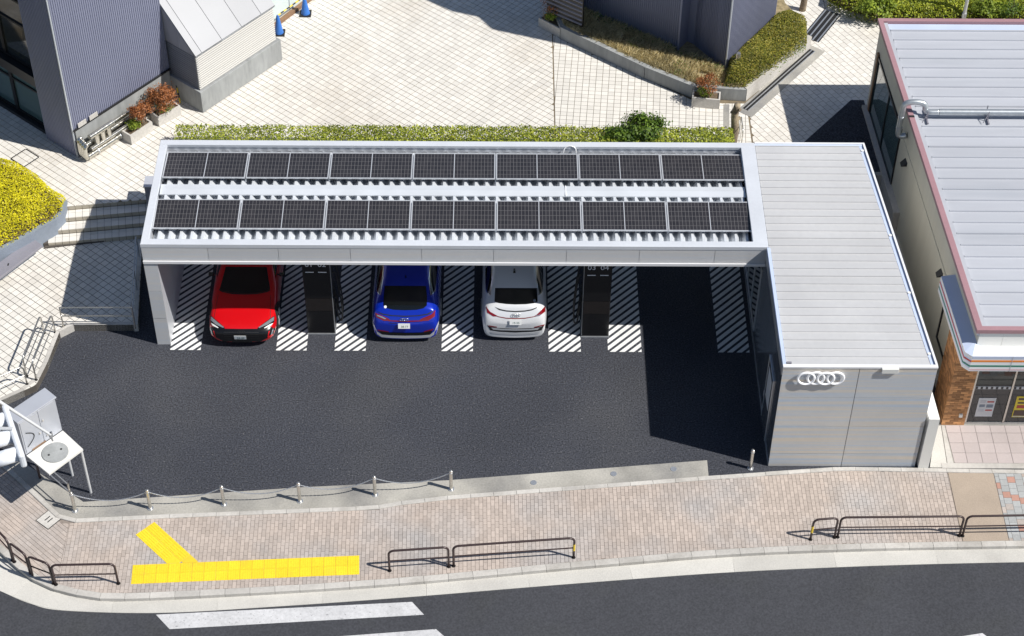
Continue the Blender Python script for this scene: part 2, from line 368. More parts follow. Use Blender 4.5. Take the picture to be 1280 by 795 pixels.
def scatter(name, mt, parent, P, N, size, aspect=.5, tilt=.6, up=.5, kind=None):
    """leaf quads at points P (n,3) facing roughly along N"""
    n = len(P); P = np.asarray(P, float); N = np.asarray(N, float)
    N = N+rng.normal(0, tilt, (n, 3)); N[:, 2] += up; N /= np.linalg.norm(N, axis=1, keepdims=True)
    A = np.cross(N, rng.normal(0, 1, (n, 3))); A /= np.linalg.norm(A, axis=1, keepdims=True)+1e-9; B = np.cross(N, A)
    s = (size*rng.uniform(.6, 1.35, n))[:, None]
    v = np.empty((n, 4, 3)); v[:, 0] = P-A*s*.5; v[:, 1] = P+B*s*.5*aspect+N*s*.08; v[:, 2] = P+A*s*.5; v[:, 3] = P-B*s*.5*aspect+N*s*.08
    me = bpy.data.meshes.new(name); me.vertices.add(n*4); me.vertices.foreach_set('co', (v.reshape(-1, 3)-np.array(wofs(parent))).ravel())
    me.loops.add(n*4); me.loops.foreach_set('vertex_index', np.arange(n*4)); me.polygons.add(n)
    me.polygons.foreach_set('loop_start', np.arange(n)*4); me.polygons.foreach_set('loop_total', np.full(n, 4)); me.update(calc_edges=True)
    me.materials.append(M[mt]); o = bpy.data.objects.new(name, me); COL.objects.link(o); o.parent = parent
    if kind: o['kind'] = kind
    return o
def text_mesh(name, txt, size, mt, parent, mw, extrude=.002, local=False):
    cu = bpy.data.curves.new(name, 'FONT'); cu.body = txt; cu.size = size; cu.align_x = 'CENTER'; cu.align_y = 'CENTER'; cu.extrude = extrude
    tmp = bpy.data.objects.new(name, cu); COL.objects.link(tmp)
    dg = bpy.context.evaluated_depsgraph_get(); me = bpy.data.meshes.new_from_object(tmp.evaluated_get(dg)); bpy.data.objects.remove(tmp)
    if not local: mw = Matrix.Translation(-wofs(parent)) @ mw
    me.transform(mw); me.materials.clear(); me.materials.append(M[mt]); me.name = name
    o = bpy.data.objects.new(name, me); COL.objects.link(o); o.parent = parent; return o
FACE_CAM = Matrix.Rotation(math.pi/2, 4, 'X')      # text standing up, facing -Y
def arc(c, a, b, r, t0, t1, n=6):
    c, a, b = Vector(c), Vector(a), Vector(b)
    return [c+a*(r*math.cos(t0+(t1-t0)*i/n))+b*(r*math.sin(t0+(t1-t0)*i/n)) for i in range(n+1)]

# ================================================================== GROUND, ROAD, PAVEMENTS
def crom(P, n=10):
    P = [Vector((p[0], p[1])) for p in P]; P = [P[0]*2-P[1]]+P+[P[-1]*2-P[-2]]; out = []
    for i in range(1, len(P)-2):
        for k in range(n):
            t = k/n; a, b, c, d = P[i-1:i+3]
            out.append(.5*((2*b)+(c-a)*t+(2*a-5*b+4*c-d)*t*t+(3*b-a-3*c+d)*t**3))
    return out+[P[-2]]
def offset(L, d):
    out = []
    for i, p in enumerate(L):
        t = (L[min(i+1, len(L)-1)]-L[max(i-1, 0)]).normalized(); out.append(p+Vector((-t.y, t.x))*d)
    return out
def resample(L, step):
    out = [L[0].copy()]; acc = 0
    for a, b in zip(L[:-1], L[1:]):
        d = (b-a).length; t = step-acc
        while t <= d: out.append(a+(b-a)*(t/d)); t += step
        acc = (acc+d) % step
    return out
def strip_stones(name, L, w, z0, z1, step, mt, parent, gap=.008):
    R = resample(L, step); O = offset(R, w)
    for i in range(len(R)-1):
        a, b, c, d = R[i], R[i+1], O[i+1], O[i]; g = gap/(b-a).length/2
        q = [a.lerp(b, g), a.lerp(b, 1-g), d.lerp(c, 1-g), d.lerp(c, g)]
        dz = random.uniform(-.004, .004); bv = .012
        qi = [q[0].lerp(q[3], bv/w), q[1].lerp(q[2], bv/w), q[2].lerp(q[1], bv/w), q[3].lerp(q[0], bv/w)]
        mb = MB(); vs = [(p.x, p.y, z0) for p in q]+[(p.x, p.y, z1+dz-bv) for p in q]+[(p.x, p.y, z1+dz) for p in qi]
        mb.add(vs, [(0,1,5,4),(1,2,6,5),(2,3,7,6),(3,0,4,7),(4,5,9,8),(5,6,10,9),(6,7,11,10),(7,4,8,11),(8,9,10,11)])
        mb.build(name, mt, parent)
def pl(L): return [(p.x, p.y) for p in L]

ground = struct(MB().box((-160, -160, -.6), (180, 160, -.30)).build('ground', 'concrete_dark'))
road = struct(MB().prism([(-90, -70), (110, -70), (110, -6.0), (-2, -6.0), (-90, 60)], -.29, -.12).build('road', 'road'))

KT = crom([(-12, .2), (-9, -2.35), (-6, -4.85), (-3.05, -7.36), (-2.4, -7.98), (-1.65, -8.45), (-.7, -8.72), (.39, -8.79), (4, -8.56), (7.52, -8.24), (11.94, -7.71), (16.43, -7.26), (22.99, -7.02), (34, -6.85)])
GO = crom([(-12.6, -.5), (-9.6, -3.05), (-6.6, -5.6), (-3.75, -7.95), (-2.88, -8.46), (-2.05, -8.86), (-1.17, -9.07), (1.21, -9.13), (4, -8.93), (7.53, -8.60), (11.9, -8.14), (16.4, -7.74), (22.94, -7.45), (34, -7.3)])
KL = [Vector(p) for p in ((-12, 3.95), (-3.55, -4.5), (-1.63, -6.42), (.86, -6.25), (6.4, -5.93), (7.0, -5.78), (8.36, -5.57), (15.1, -4.88), (18.59, -4.54), (23.44, -4.62), (34, -4.7))]
KI = offset(KT, .18)

gut = struct(MB().prism(pl(GO)+pl(offset(KT, .05)[::-1]), -.2, -.116).build('gutter', 'gutter'))
GR = resample(GO, 2.6); KR = offset(KT, .0)
def nearest(L, p): return min(L, key=lambda q: (q-p).length_squared)
KD = resample(KT, .05)
for i in range(len(GR)-1):
    a, b = GR[i], GR[i+1]; d = (b-a).normalized()*.003; n_ = 4
    out_ = [a.lerp(b, t/n_) for t in range(n_+1)]; out_[0] = out_[0]+d; out_[-1] = out_[-1]-d
    out_ = [nearest(resample(GO, .05), p) if 0 < k < n_ else p for k, p in enumerate(out_)]
    inn = [nearest(KD, p) for p in out_]
    poly = pl(out_)+pl(inn[::-1])
    MB().prism(poly, -.2, -.108+random.uniform(-.002, .002)).build('gutter_slab', 'gutter', gut)
kerb = struct(MB().prism(pl(offset(KT, .02))+pl(offset(KT, .16)[::-1]), -.28, -.02).build('kerb', 'paver_joint'))
strip_stones('kerb_stone', KT, .18, -.16, .012, .62, 'concrete', kerb)
back_kerb = struct(MB().prism(pl(KL)+pl(offset(KL, .12)[::-1]), -.28, -.01).build('back_kerb', 'paver_joint'))
strip_stones('kerb_stone', KL, .13, -.03, .035, .60, 'concrete', back_kerb)

# sidewalk: base sheet + brick pavers
side_poly = pl(KI)+pl(KL[::-1])
sidewalk = struct(MB().prism(side_poly, -.28, -.006).build('sidewalk', 'paver_joint'))
l1a, l1b = U(1185, 594), U(1203, 677); l2a, l2b = U(1243, 594), U(1262, 676)
def kl_y(x):
    for a, b in zip(KL[1:-1], KL[2:]):
        if a.x <= x <= b.x: return a.y+(b.y-a.y)*(x-a.x)/(b.x-a.x)
    return KL[-1].y
def seg(L, x0, x1): return [p for p in L if x0 < p.x < x1]
kid = [p for p in KI if p.y < -6.3]
def kib_y(x):
    for a, b in zip(kid[:-1], kid[1:]):
        if a.x <= x <= b.x: return a.y+(b.y-a.y)*(x-a.x)/(b.x-a.x)
    return kid[-1].y
xL = -1.45
poly_main = [(xL, kib_y(xL)+.0)]+pl(seg(kid, xL, l1b.x))+[(l1b.x, kib_y(l1b.x)), (l1a.x, kl_y(l1a.x))]+pl(seg(KL, xL, l1a.x)[::-1])+[(xL, kl_y(xL))]
tiles(poly_main, .004, rad(1), .103, .205, .008, sidewalk, 'paver', 'brick_paver', nobj=0, th=.012, bond=.5)
poly_left = [(-1.46, kib_y(-1.46))]+[(xL-.01, kl_y(xL))]+[(-1.63, -6.42), (-3.55, -4.5), (-8, -.05)]+pl([p for p in KI if -9.4 < p.x < -1.46 ])
tiles(poly_left, .004, rad(-42), .205, .103, .008, sidewalk, 'paver', 'brick_paver', nobj=0, th=.012, bond=0)
MB().prism([(l1a.x+.02, kl_y(l1a.x)), (l2a.x-.02, kl_y(l2a.x)), (l2b.x-.02, kib_y(l2b.x)), (l1b.x+.02, kib_y(l1b.x))], -.02, .005).build('paving_patch', 'patch', sidewalk)
poly_r = [(l2b.x, kib_y(l2b.x))]+pl(seg(kid, l2b.x, 33.))+[(33., kib_y(33.)), (33., kl_y(33.))]+pl(seg(KL, l2a.x, 33.)[::-1])+[(l2a.x, kl_y(l2a.x))]
rr = random.Random(3)
tiles(poly_r, .004, rad(0), .205, .205, .008, sidewalk, 'paver_grey', 'brick_paver', th=.012, bond=.5, mtfun=lambda c: rr.choice(['paver_grey', 'paver_grey', 'paver', 'paver_red', 'paver_grey']))
# tactile paving: two lines of 0.3 m tiles, raised bars / dots
def tactile(kind):
    mb = MB(); h = .147
    mb.add([(-h,-h,-.01),(h,-h,-.01),(h,h,-.01),(-h,h,-.01),(-h,-h,.006),(h,-h,.006),(h,h,.006),(-h,h,.006)], [(4,5,6,7),(0,1,5,4),(1,2,6,5),(2,3,7,6),(3,0,4,7)])
    if kind == 'bar':
        for k in range(4): y = -.1+k*.067; mb.box((-.13, y-.012, .006), (.13, y+.012, .012))
    else:
        for i in range(5):
            for j in range(5): mb.box((-.118+i*.059-.011, -.118+j*.059-.011, .006), (-.118+i*.059+.011, -.118+j*.059+.011, .012))
    me = bpy.data.meshes.new('tactile_tile'); me.from_pydata(mb.v, [], mb.f); me.materials.append(M['yellow']); return me
T_bar, T_dot = tactile('bar'), tactile('dot')
a, b = U(166, 706), U(450, 694); d = (b-a).normalized(); nrm = Vector((d.y, -d.x, 0)); ang = math.atan2(d.y, d.x)
n_t = round((b-a).length/.3)
for i in range(n_t):
    for j in range(2):
        p = a+d*(.15+.3*i)+nrm*(.15+.3*j)
        inst(T_dot, 'tactile_tile', sidewalk, (p.x, p.y, .006+random.uniform(-.001, .001)), (0, 0, ang))
a2 = U(193, 652); b2 = U(248, 702); d2 = (b2-a2); L2 = d2.length; d2.normalize(); n2 = Vector((d2.y, -d2.x, 0)); an2 = math.atan2(d2.y, d2.x)
for i in range(int(L2/.3)+1):
    for j in range(2):
        p = a2+d2*(.15+.3*i)+n2*(.15+.3*j)
        rel = (p-a).dot(nrm)
        if rel < -.19: inst(T_bar, 'tactile_tile', sidewalk, (p.x, p.y, .005+random.uniform(-.001, .001)), (0, 0, an2))
        elif rel < .0:
            q = [(p+d2*sx*.147+n2*sy*.147) for sx, sy in ((-1,-1),(1,-1),(1,1),(-1,1))]
            # cut tile where the branch meets the line
            loc = [((v-a).dot(d), (v-a).dot(nrm)) for v in q]; cl = clip(loc, -9, -9, 99, -.004)
            if len(cl) > 2: MB().prism([tuple((a+d*u+nrm*v_).xy) for u, v_ in cl], -.005, .011).build('tactile_tile', 'yellow', sidewalk)
# inspection cover set in the brick sidewalk
c0 = U(61, 649); e1 = (U(53, 644)-U(71, 657)).normalized(); e2 = Vector((-e1.y, e1.x, 0))
cov = thing('drain_cover', 'square concrete drain cover with two slots set in brick sidewalk', 'drain cover', (c0.x, c0.y, .0))
MB().obox((c0.x, c0.y, .006), e1*.24, e2*.24, (0, 0, .006)).build('rim', 'black_matt', cov)
MB().obox((c0.x, c0.y, .008), e1*.222, e2*.222, (0, 0, .007)).build('lid', 'planter', cov)
for k in (-1, 1): MB().obox((c0.x+e1.x*.05*k, c0.y+e1.y*.05*k, .0165), e1*.013, e2*.09, (0, 0, .002)).build('slot', 'black_matt', cov)
# crosswalk bars
for q in (((195, 768), (515, 752), (530, 768), (212, 786)), ((360, 800), (545, 786), (562, 801), (382, 816)), ((1095, 812), (1228, 791), (1250, 808), (1100, 830))):
    MB().prism([tuple(U(x, y, -.12).xy) for x, y in q], -.119, -.114).build('crosswalk_bar', 'paint_old', road)

# parking lot
lot_poly = pl(offset(KL, .12)[:-1])+[(23.4, -4.4), (23.4, 6.6), (-.2, 6.6), (-14, 6.6)]
lot = struct(MB().prism(lot_poly, -.28, 0).build('parking_lot', 'asphalt'))
ko = offset(KL, .125)
ap = [tuple(p) for p in pl(ko[1:7])]+[(15.1, -4.88+.125), (15.1, -4.19), (8.24, -4.92), (4.4, -5.18), (.66, -5.53), (-1.2, -5.7), (-3.35, -4.1)]
struct(MB().prism(ap, -.02, .004).build('concrete_apron', 'apron'))
for px, py, lab in ((667, 603, 'flat round socket cover on the apron next to the chain line end'), (767, 592, 'flat round socket cover midway along the bare apron'), (842, 586, 'flat round socket cover at the apron end towards the annex')):
    p = U(px, py); tag(MB().tube([(p.x, p.y, .003), (p.x, p.y, .012)], .085, 14).build('bollard_socket', 'steel_dull'), lab, 'socket cover', 'socket covers along the apron')
# hatched bay margins
HX = [(.37, 1.22), (3.33, 4.18), (4.96, 5.83), (7.95, 8.83), (10.95, 11.85), (12.61, 13.55), (15.69, 16.57)]
y0h, y1h = -.22, 5.2
for x0, x1 in HX:
    k = y0h-(x1-x0)-.05
    while k < y1h:
        lo = [(x0, k), (x1, k+(x1-x0)), (x1, k+(x1-x0)+.155), (x0, k+.155)]
        cl = clip(lo, x0, y0h, x1, y1h)
        if len(cl) > 2 and area(cl) > .004: MB().prism(cl, -.01, .005).build('hatch_stripe', 'paint', lot)
        k += .262

# ---- lower plaza
Z1, Z2 = .25, .85
low_poly = [(-.6, .52), (-2.72, .50), (-2.9, -1.0), (-3.06, -1.8), (-4.85, -3.05), (-9, 1.1), (-14, 6.1), (-14, 8), (-.95, 8), (-.95, 4.1)]
low = struct(MB().prism(low_poly, -.25, Z1-.010).build('lower_plaza', 'joint'))
tl_low = [(-.6, .52), (-2.72, .50), (-2.9, -1.0), (-3.06, -1.8), (-4.85, -3.05), (-9, 1.1), (-9, 3), (-3.9, 3.7), (-.95, 4.2)]
tiles(tl_low, Z1, rad(50.5),   .205, .205, .017, low, 'tile', 'plaza_tile', nobj=300, pick=lambda c: (c[0]+2.2)**2*.6+(c[1]-1.2)**2)
edge = [(-.6, .52), (-2.72, .50), (-2.9, -1.0), (-3.06, -1.8), (-4.85, -3.05)]
strip_stones('edge_stone', [Vector(p) for p in edge], -.09, -.02, Z1+.012, .6, 'concrete', low)
strip_stones('edge_stone', [Vector((-.6, .5)), Vector((-.95, 4.1))], .12, -.02, Z1+.012, .6, 'concrete', low)

# ---- upper plaza with its three lower steps
up_poly = [(-3.42, 4.77), (-.70, 5.15), (-.2, 5.22), (-.2, 6.5), (21.2, 6.5), (21.2, 12), (60, 12), (60, 80), (-60, 80), (-60, 9), (-9, 9), (-9, 6), (-4.2, 6.0)]
upz = struct(MB().prism(up_poly, -.25, Z2-.012).build('upper_plaza', 'joint_up'))
XS = 11.24
near = lambda c: c[1]+abs(c[0]-9)*.02
reg_a = [(-3.42, 4.77), (-.70, 5.15), (-.2, 5.22), (-.2, 6.5), (XS-.02, 6.5), (XS-.02, 17), (-9, 17), (-9, 6.4), (-4.2, 6.0)]
tiles(reg_a, Z2, rad(50.5), .205, .205, .016, upz, 'tile', 'plaza_tile', nobj=300, pick=lambda c: (c[0]+2.0)**2*.5+(c[1]-6.4)**2)
reg_b = [(XS+.02, 6.5), (17.25, 6.5), (17.25, 9.75), (16.5, 9.75), (15.5, 9.95), (14.1, 11.0), (11.5, 13.0), (XS+.02, 13.3)]
tiles(reg_b, Z2, rad(-4.5), .205, .185, .013, upz, 'tile', 'plaza_tile', th=.012)
reg_c = [(17.30, 6.5), (21.15, 6.5), (21.15, 9.9), (24.5, 9.9), (24.5, 16), (20.3, 16), (20.3, 14.6), (17.30, 9.75)]
tiles(reg_c, Z2, rad(32), .205, .225, .014, upz, 'tile', 'plaza_tile', bond=.5)
reg_d = [(XS+.02, 13.3), (11.5, 13.05), (12.3, 15), (12.3, 17), (XS+.02, 17)]
tiles(reg_d, Z2, rad(50.5), .205, .205, .016, upz, 'tile', 'plaza_tile')
tiles([(18.5, 14.3), (19.65, 12.65), (20.28, 14.6), (20.28, 17), (18.5, 17)], Z2, rad(32), .205, .225, .014, upz, 'tile', 'plaza_tile', bond=.5)
# asphalt ramp beside the shop
MB().prism([(18.86, 7.9), (20.55, 9.95), (20.95, 9.95), (21.15, 6.52), (17.6, 6.52)], Z2-.05, Z2+.006).build('asphalt_ramp', 'asphalt', upz)
e8 = Vector((math.cos(rad(8)), math.sin(rad(8)), 0)); f8 = Vector((e8.y, -e8.x, 0))
P0 = Vector((-.73, 5.145, 0))
steps = struct(MB().prism([tuple((P0+e8*.03).xy), tuple((P0-e8*2.72).xy), tuple((P0-e8*3.2+f8*1.1).xy), tuple((P0+e8*.0+f8*.98).xy)], 0, .30).build('plaza_steps', 'joint'))
for k in range(4):
    zt = Z2-.15*k; fr = .345*k; ll = 2.70+.17*k
    if k:
        c_ = P0+f8*(fr-.18)-e8*(ll/2); MB().obox((c_.x, c_.y, zt/2+.07), e8*(ll/2), f8*.17, (0, 0, zt/2-.085)).build('step', 'joint', steps)
    nt_ = int(ll/.205)
    for i in range(nt_):
        c_ = P0+f8*(fr-.012)-e8*(.1+.205*i)
        MB().obox((c_.x, c_.y, zt-.078), e8*.0965, f8*.012, (0, 0, .064)).build('riser_tile', 'riser', steps)
        if k:
            for r_ in (0, 1):
                dd = (.105, .098) if r_ == 0 else (.27, .058)
                q = P0+f8*(fr-dd[0])-e8*(.1+.205*i); MB().obox((q.x, q.y, zt-.008), e8*.0975, f8*dd[1], (0, 0, .012)).build('tread_tile', 'tile', steps)
# retaining wall behind the parked cars
tag(MB().box((-.2, 6.42, 0), (21.2, 6.498, Z2-.02)).build('retaining_wall', 'concrete'), 'low concrete retaining wall behind the parked cars under the hedge', 'wall')

# ================================================================== CHARGING CANOPY
H, W, D, FB, CW = 3.84, 16.74, 4.30, 3.16, .37
can = thing('charging_canopy', 'long pale grey metal charging canopy carrying two rows of solar panels', 'canopy', (W/2, D/2, 0))
IN = .21      # rim width
mb = MB()     # flat rim ring, front lip, back and side upstands
mb.box((0, 0, H-.10), (W, IN, H)); mb.box((0, D-IN, H-.10), (W, D, H)); mb.box((0, IN, H-.10), (IN, D-IN, H)); mb.box((W-.40, IN, H-.10), (W, D-IN, H))
mb.build('roof_rim', 'alu_rim', can, bevel=.012)
MB().box((.02, .022, FB+.005), (W-.02, IN-.02, H-.105)).box((.02, D-IN+.02, FB+.005), (W-.02, D-.022, H-.105)).box((.022, IN-.02, FB+.005), (IN-.02, D-IN+.02, H-.105)).box((W-.38, IN-.02, FB+.005), (W-.022, D-IN+.02, H-.105)).build('upstand', 'alu', can)
MB().box((IN-.02, IN-.02, FB+.005), (W-.38, D-IN+.02, FB+.06)).build('soffit', 'alu', can)
seams = [0]+[U(px, 317, 3.5).x for px in (260, 348, 438, 527, 617, 708, 799, 893)]+[W]
for a, b in zip(seams[:-1], seams[1:]):
    MB().box((a+.006, -.006, FB+.075), (b-.006, .02, H-.125)).build('fascia_panel', 'fascia', can)
MB().box((-.004, -.03, FB-.03), (W+.002, .05, FB+.068)).build('bottom_trim', 'white_metal', can, bevel=.006)
MB().box((-.004, -.012, H-.118), (W, .021, H-.004)).build('top_trim', 'alu_rim', can)
for k in range(2): MB().box((-.006, D/2*k+.03, FB+.075), (.02, D/2*(k+1)-.006-.03*k, H-.125)).build('fascia_panel', 'fascia', can)
for k in range(8): MB().box((W/8*k+.006, D-.02, FB+.075), (W/8*(k+1)-.006, D+.006, H-.125)).build('fascia_panel', 'fascia', can)
# folded metal deck: one mesh shared by all ribs
PT = .29; yf, yb, yr = IN+.01, D-IN-.01, 2.17; zv, zrise, sl_ = 3.40, .19, .055
prof = [(0, 0), (.085, 0), (.155, zrise), (.215, zrise), (PT, 0)]
me = bpy.data.meshes.new('roof_rib'); vs = []
for y, z in ((yf, zv), (yr, zv+(yr-yf)*sl_), (yb, zv)):
    vs += [(p[0], y, z+p[1]) for p in prof]
me.from_pydata(vs, [], [(j*5+i, j*5+i+1, (j+1)*5+i+1, (j+1)*5+i) for j in range(2) for i in range(4)]); me.materials.append(M['deck'])
nr = int((W-.40-IN)/PT)
pt2 = (W-.40-IN)/nr
for i in range(nr):
    o = inst(me, 'roof_rib', can, (IN+i*pt2-W/2, -D/2, 0)); o.scale = (pt2/PT, 1, 1)
for y in (yf+.012, yb-.012): MB().box((IN, y-.010, FB+.07), (W-.40, y+.010, zv+.02)).build('deck_end_stop', 'deck', can)
yc0, yc1 = U(560, 243.5, 3.74).y, U(560, 231, 3.74).y
MB().add([(IN+.02, yc0, 3.725), (W-.42, yc0, 3.725), (W-.42, (yc0+yc1)/2, 3.745), (IN+.02, (yc0+yc1)/2, 3.745), (W-.42, yc1, 3.725), (IN+.02, yc1, 3.725),
          (IN+.02, yc0, 3.69), (W-.42, yc0, 3.69), (W-.42, yc1, 3.69), (IN+.02, yc1, 3.69)], [(0,1,2,3),(3,2,4,5),(6,7,1,0),(8,9,5,4),(6,0,3,5,9),(7,8,4,2,1)]).build('ridge_cap', 'deck', can)
xs_ = U(707, 238, 3.74).x; MB().box((xs_-.012, yc0-.004, 3.70), (xs_+.012, yc1+.004, 3.752)).build('cap_joint', 'white_metal', can)
# solar modules: frame with two half panes of cells each
cellm = M['cell']; n = cellm.node_tree.nodes; l = cellm.node_tree.links; b = n['Principled BSDF']
tc = n.new('ShaderNodeTexCoord'); br = n.new('ShaderNodeTexBrick'); br.offset = 0; br.squash = 1
br.inputs['Scale'].default_value = 1; br.inputs['Brick Width'].default_value = .0935; br.inputs['Row Height'].default_value = .1815; br.inputs['Mortar Size'].default_value = .0055; br.inputs['Mortar Smooth'].default_value = .1
br.inputs['Color1'].default_value = (.024, .023, .027, 1); br.inputs['Color2'].default_value = (.034, .032, .036, 1); br.inputs['Mortar'].default_value = (.13, .127, .127, 1)
l.new(tc.outputs['Object'], br.inputs['Vector']); l.new(br.outputs['Color'], b.inputs['Base Color'])
def module_mesh(w_, d_):
    f = MB(); t = .035; b_ = .030
    f.box((0, 0, 0), (w_, b_, t)); f.box((0, d_-b_, 0), (w_, d_, t)); f.box((0, b_, 0), (b_, d_-b_, t)); f.box((w_-b_, b_, 0), (w_, d_-b_, t)); f.box((w_/2-.011, b_, .005), (w_/2+.011, d_-b_, t-.003))
    p = MB(); pw = w_/2-.011-b_; p.box((-pw/2, -(d_-2*b_)/2, .008), (pw/2, (d_-2*b_)/2, t-.006))
    out = []
    for nm, q, mm in (('frame', f, 'solar_frame'), ('pane', p, 'cell')):
        m_ = bpy.data.meshes.new(nm); m_.from_pydata(q.v, [], q.f); m_.materials.append(M[mm]); out.append(m_)
    return out, pw, b_
rows = [((U(560, 287.5, 3.72).y, 3.715), (U(560, 250.5, 3.79).y, 3.775), U(189.8, 286, 3.72).x, U(942.3, 288, 3.72).x),
        ((U(560, 223.5, 3.79).y, 3.775), (U(560, 192.0, 3.72).y, 3.715), U(202.6, 222, 3.75).x, U(931.5, 224, 3.75).x)]
for (ya, za), (yb_, zb_), xl, xr in rows:
    dp = math.hypot(yb_-ya, zb_-za); an = math.atan2(zb_-za, yb_-ya); mw_ = (xr-xl)/7
    (fm, pm), pw, b_ = module_mesh(mw_-.022, dp)
    for k in range(7):
        o = bpy.data.objects.new('solar_panel', fm); COL.objects.link(o); o.parent = can
        o.location = (xl+mw_*k+.011-W/2, ya-D/2, za); o.rotation_euler = (an, 0, 0)
        for s in (0, 1):
            c = inst(pm, 'pane', o, (b_+pw/2 if s == 0 else mw_-.022-b_-pw/2, dp/2, 0))
    for k in range(8):      # clamps / rails
        MB().box((xl+mw_*k-.02, min(ya, yb_)+.05, 3.60), (xl+mw_*k+.02, max(ya, yb_)-.05, 3.712)).build('panel_rail', 'steel_dull', can)
p = U(705, 190, 3.75)
cab = [Vector((p.x-.02, p.y+.02, 3.70))]+[Vector((p.x+.17-.17*math.cos(t), p.y+.10+.05*math.sin(t), 3.74+.12*math.sin(t))) for t in np.linspace(.2, 2.9, 9)]+[Vector((p.x+.34, p.y+.02, 3.70))]
MB().tube(cab, .016, 6).build('cable_loop', 'white_metal', can, smooth=True)
# left side wall and front column panels
MB().box((.012, .02, 0), (CW-.012, D-.1, FB-.035)).build('side_wall', 'alu', can)
for z0, z1 in ((.0, 1.015), (1.025, 2.065), (2.075, FB-.036)): MB().box((0, -.004, z0+.004), (CW, .018, z1)).build('column_panel', 'fascia', can)
for k in range(3): MB().box((CW-.011, .03+k*1.37, .01), (CW, .03+(k+1)*1.37-.008, FB-.036)).build('wall_panel', 'alu', can)

# ================================================================== METAL-CLAD ANNEX
xa, ya0 = 16.70, -4.39; xb0, xb1 = 20.58, 19.83
def xr(y): return xb0+(xb1-xb0)*(y-ya0)/(D-ya0)
ann = thing('annex_building', 'boxy annex clad in ribbed metal with four white rings on its front', 'building', ((xa+xb0)/2, 0, 0))
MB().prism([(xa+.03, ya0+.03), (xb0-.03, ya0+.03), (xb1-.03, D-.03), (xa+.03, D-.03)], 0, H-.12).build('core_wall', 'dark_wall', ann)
xm = 18.63
for z0, z1 in ((.012, .515), (.525, 1.595), (1.605, 2.695), (2.705, H-.05)):
    for x0, x1 in ((xa+.003, xm-.008), (xm+.008, xb0-.003)):
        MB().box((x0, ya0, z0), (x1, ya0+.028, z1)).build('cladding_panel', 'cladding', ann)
MB().box((xa-.002, ya0-.012, H-.05), (xb0+.01, ya0+.09, H+.004)).build('front_coping', 'white_metal', ann)
for k in range(3):
    a, b = ya0+.03+k*2.885, ya0+.03+(k+1)*2.885-.01
    MB().prism([(xr(a)-.028, a), (xr(a), a), (xr(b), b), (xr(b)-.028, b)], .01, H-.06).build('cladding_panel', 'white_metal', ann)
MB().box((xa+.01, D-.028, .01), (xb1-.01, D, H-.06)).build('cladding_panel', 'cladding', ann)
# glossy dark left wall: panels, door, window
ys = [ya0+.03, -3.6, -2.6, -1.6, -.6, .4, 1.4, 2.4, 3.4, D-.03]
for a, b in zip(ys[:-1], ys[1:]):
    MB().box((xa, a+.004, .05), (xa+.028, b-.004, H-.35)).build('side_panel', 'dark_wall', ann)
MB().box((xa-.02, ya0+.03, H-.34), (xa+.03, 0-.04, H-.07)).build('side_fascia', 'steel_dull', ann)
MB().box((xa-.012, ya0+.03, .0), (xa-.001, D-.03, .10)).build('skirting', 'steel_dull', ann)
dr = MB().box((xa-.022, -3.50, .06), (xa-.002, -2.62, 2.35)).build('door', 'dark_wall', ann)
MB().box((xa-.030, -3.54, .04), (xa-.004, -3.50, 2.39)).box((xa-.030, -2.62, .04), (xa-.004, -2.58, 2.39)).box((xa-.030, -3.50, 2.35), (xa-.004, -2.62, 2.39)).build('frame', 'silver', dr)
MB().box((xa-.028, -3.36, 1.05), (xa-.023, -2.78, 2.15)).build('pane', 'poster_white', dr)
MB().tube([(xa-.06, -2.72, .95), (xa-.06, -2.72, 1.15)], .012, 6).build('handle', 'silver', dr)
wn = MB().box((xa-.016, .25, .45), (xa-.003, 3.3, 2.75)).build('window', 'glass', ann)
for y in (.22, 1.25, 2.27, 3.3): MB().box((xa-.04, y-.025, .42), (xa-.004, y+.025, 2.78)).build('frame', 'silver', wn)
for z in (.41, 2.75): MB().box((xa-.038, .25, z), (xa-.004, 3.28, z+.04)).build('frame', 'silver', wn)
# roof sheets between standing seams
ry0, ry1 = ya0+.10, D-.12; n_r = 29; st = (ry1-ry0)/n_r
MB().prism([(xa+.05, ya0+.05), (xb0-.05, ya0+.05), (xb1-.05, D-.05), (xa+.05, D-.05)], H-.115, H-.052).build('roof', 'slate', ann)
rf = ann.children[-1] if ann.children else None
rf = [o for o in bpy.data.objects if o.name.startswith('roof') and o.parent == ann and o.name.split('.')[0] == 'roof'][0]
for k in range(n_r):
    a, b = ry0+k*st, ry0+(k+1)*st
    xa_ = xa+.09 if b < 0.02 else W+.012
    zs = H-.025+.0*k
    MB().add([(xa_, a+.011, zs-.03), (xr(a)-.16, a+.011, zs-.03), (xr(b)-.16, b-.004, zs-.03), (xa_, b-.004, zs-.03),
              (xa_, a+.011, zs), (xr(a)-.16, a+.011, zs), (xr(b)-.16, b-.030, zs), (xa_, b-.030, zs),
              (xa_, b-.030, zs+.030), (xr(b)-.16, b-.030, zs+.030), (xr(b)-.16, b-.004, zs+.030), (xa_, b-.004, zs+.030)],
             [(0,1,5,4),(4,5,6,7),(7,6,9,8),(8,9,10,11),(11,10,2,3),(0,4,7,8,11,3),(1,2,10,9,6,5)]).build('roof_sheet', 'annex_roof', rf)
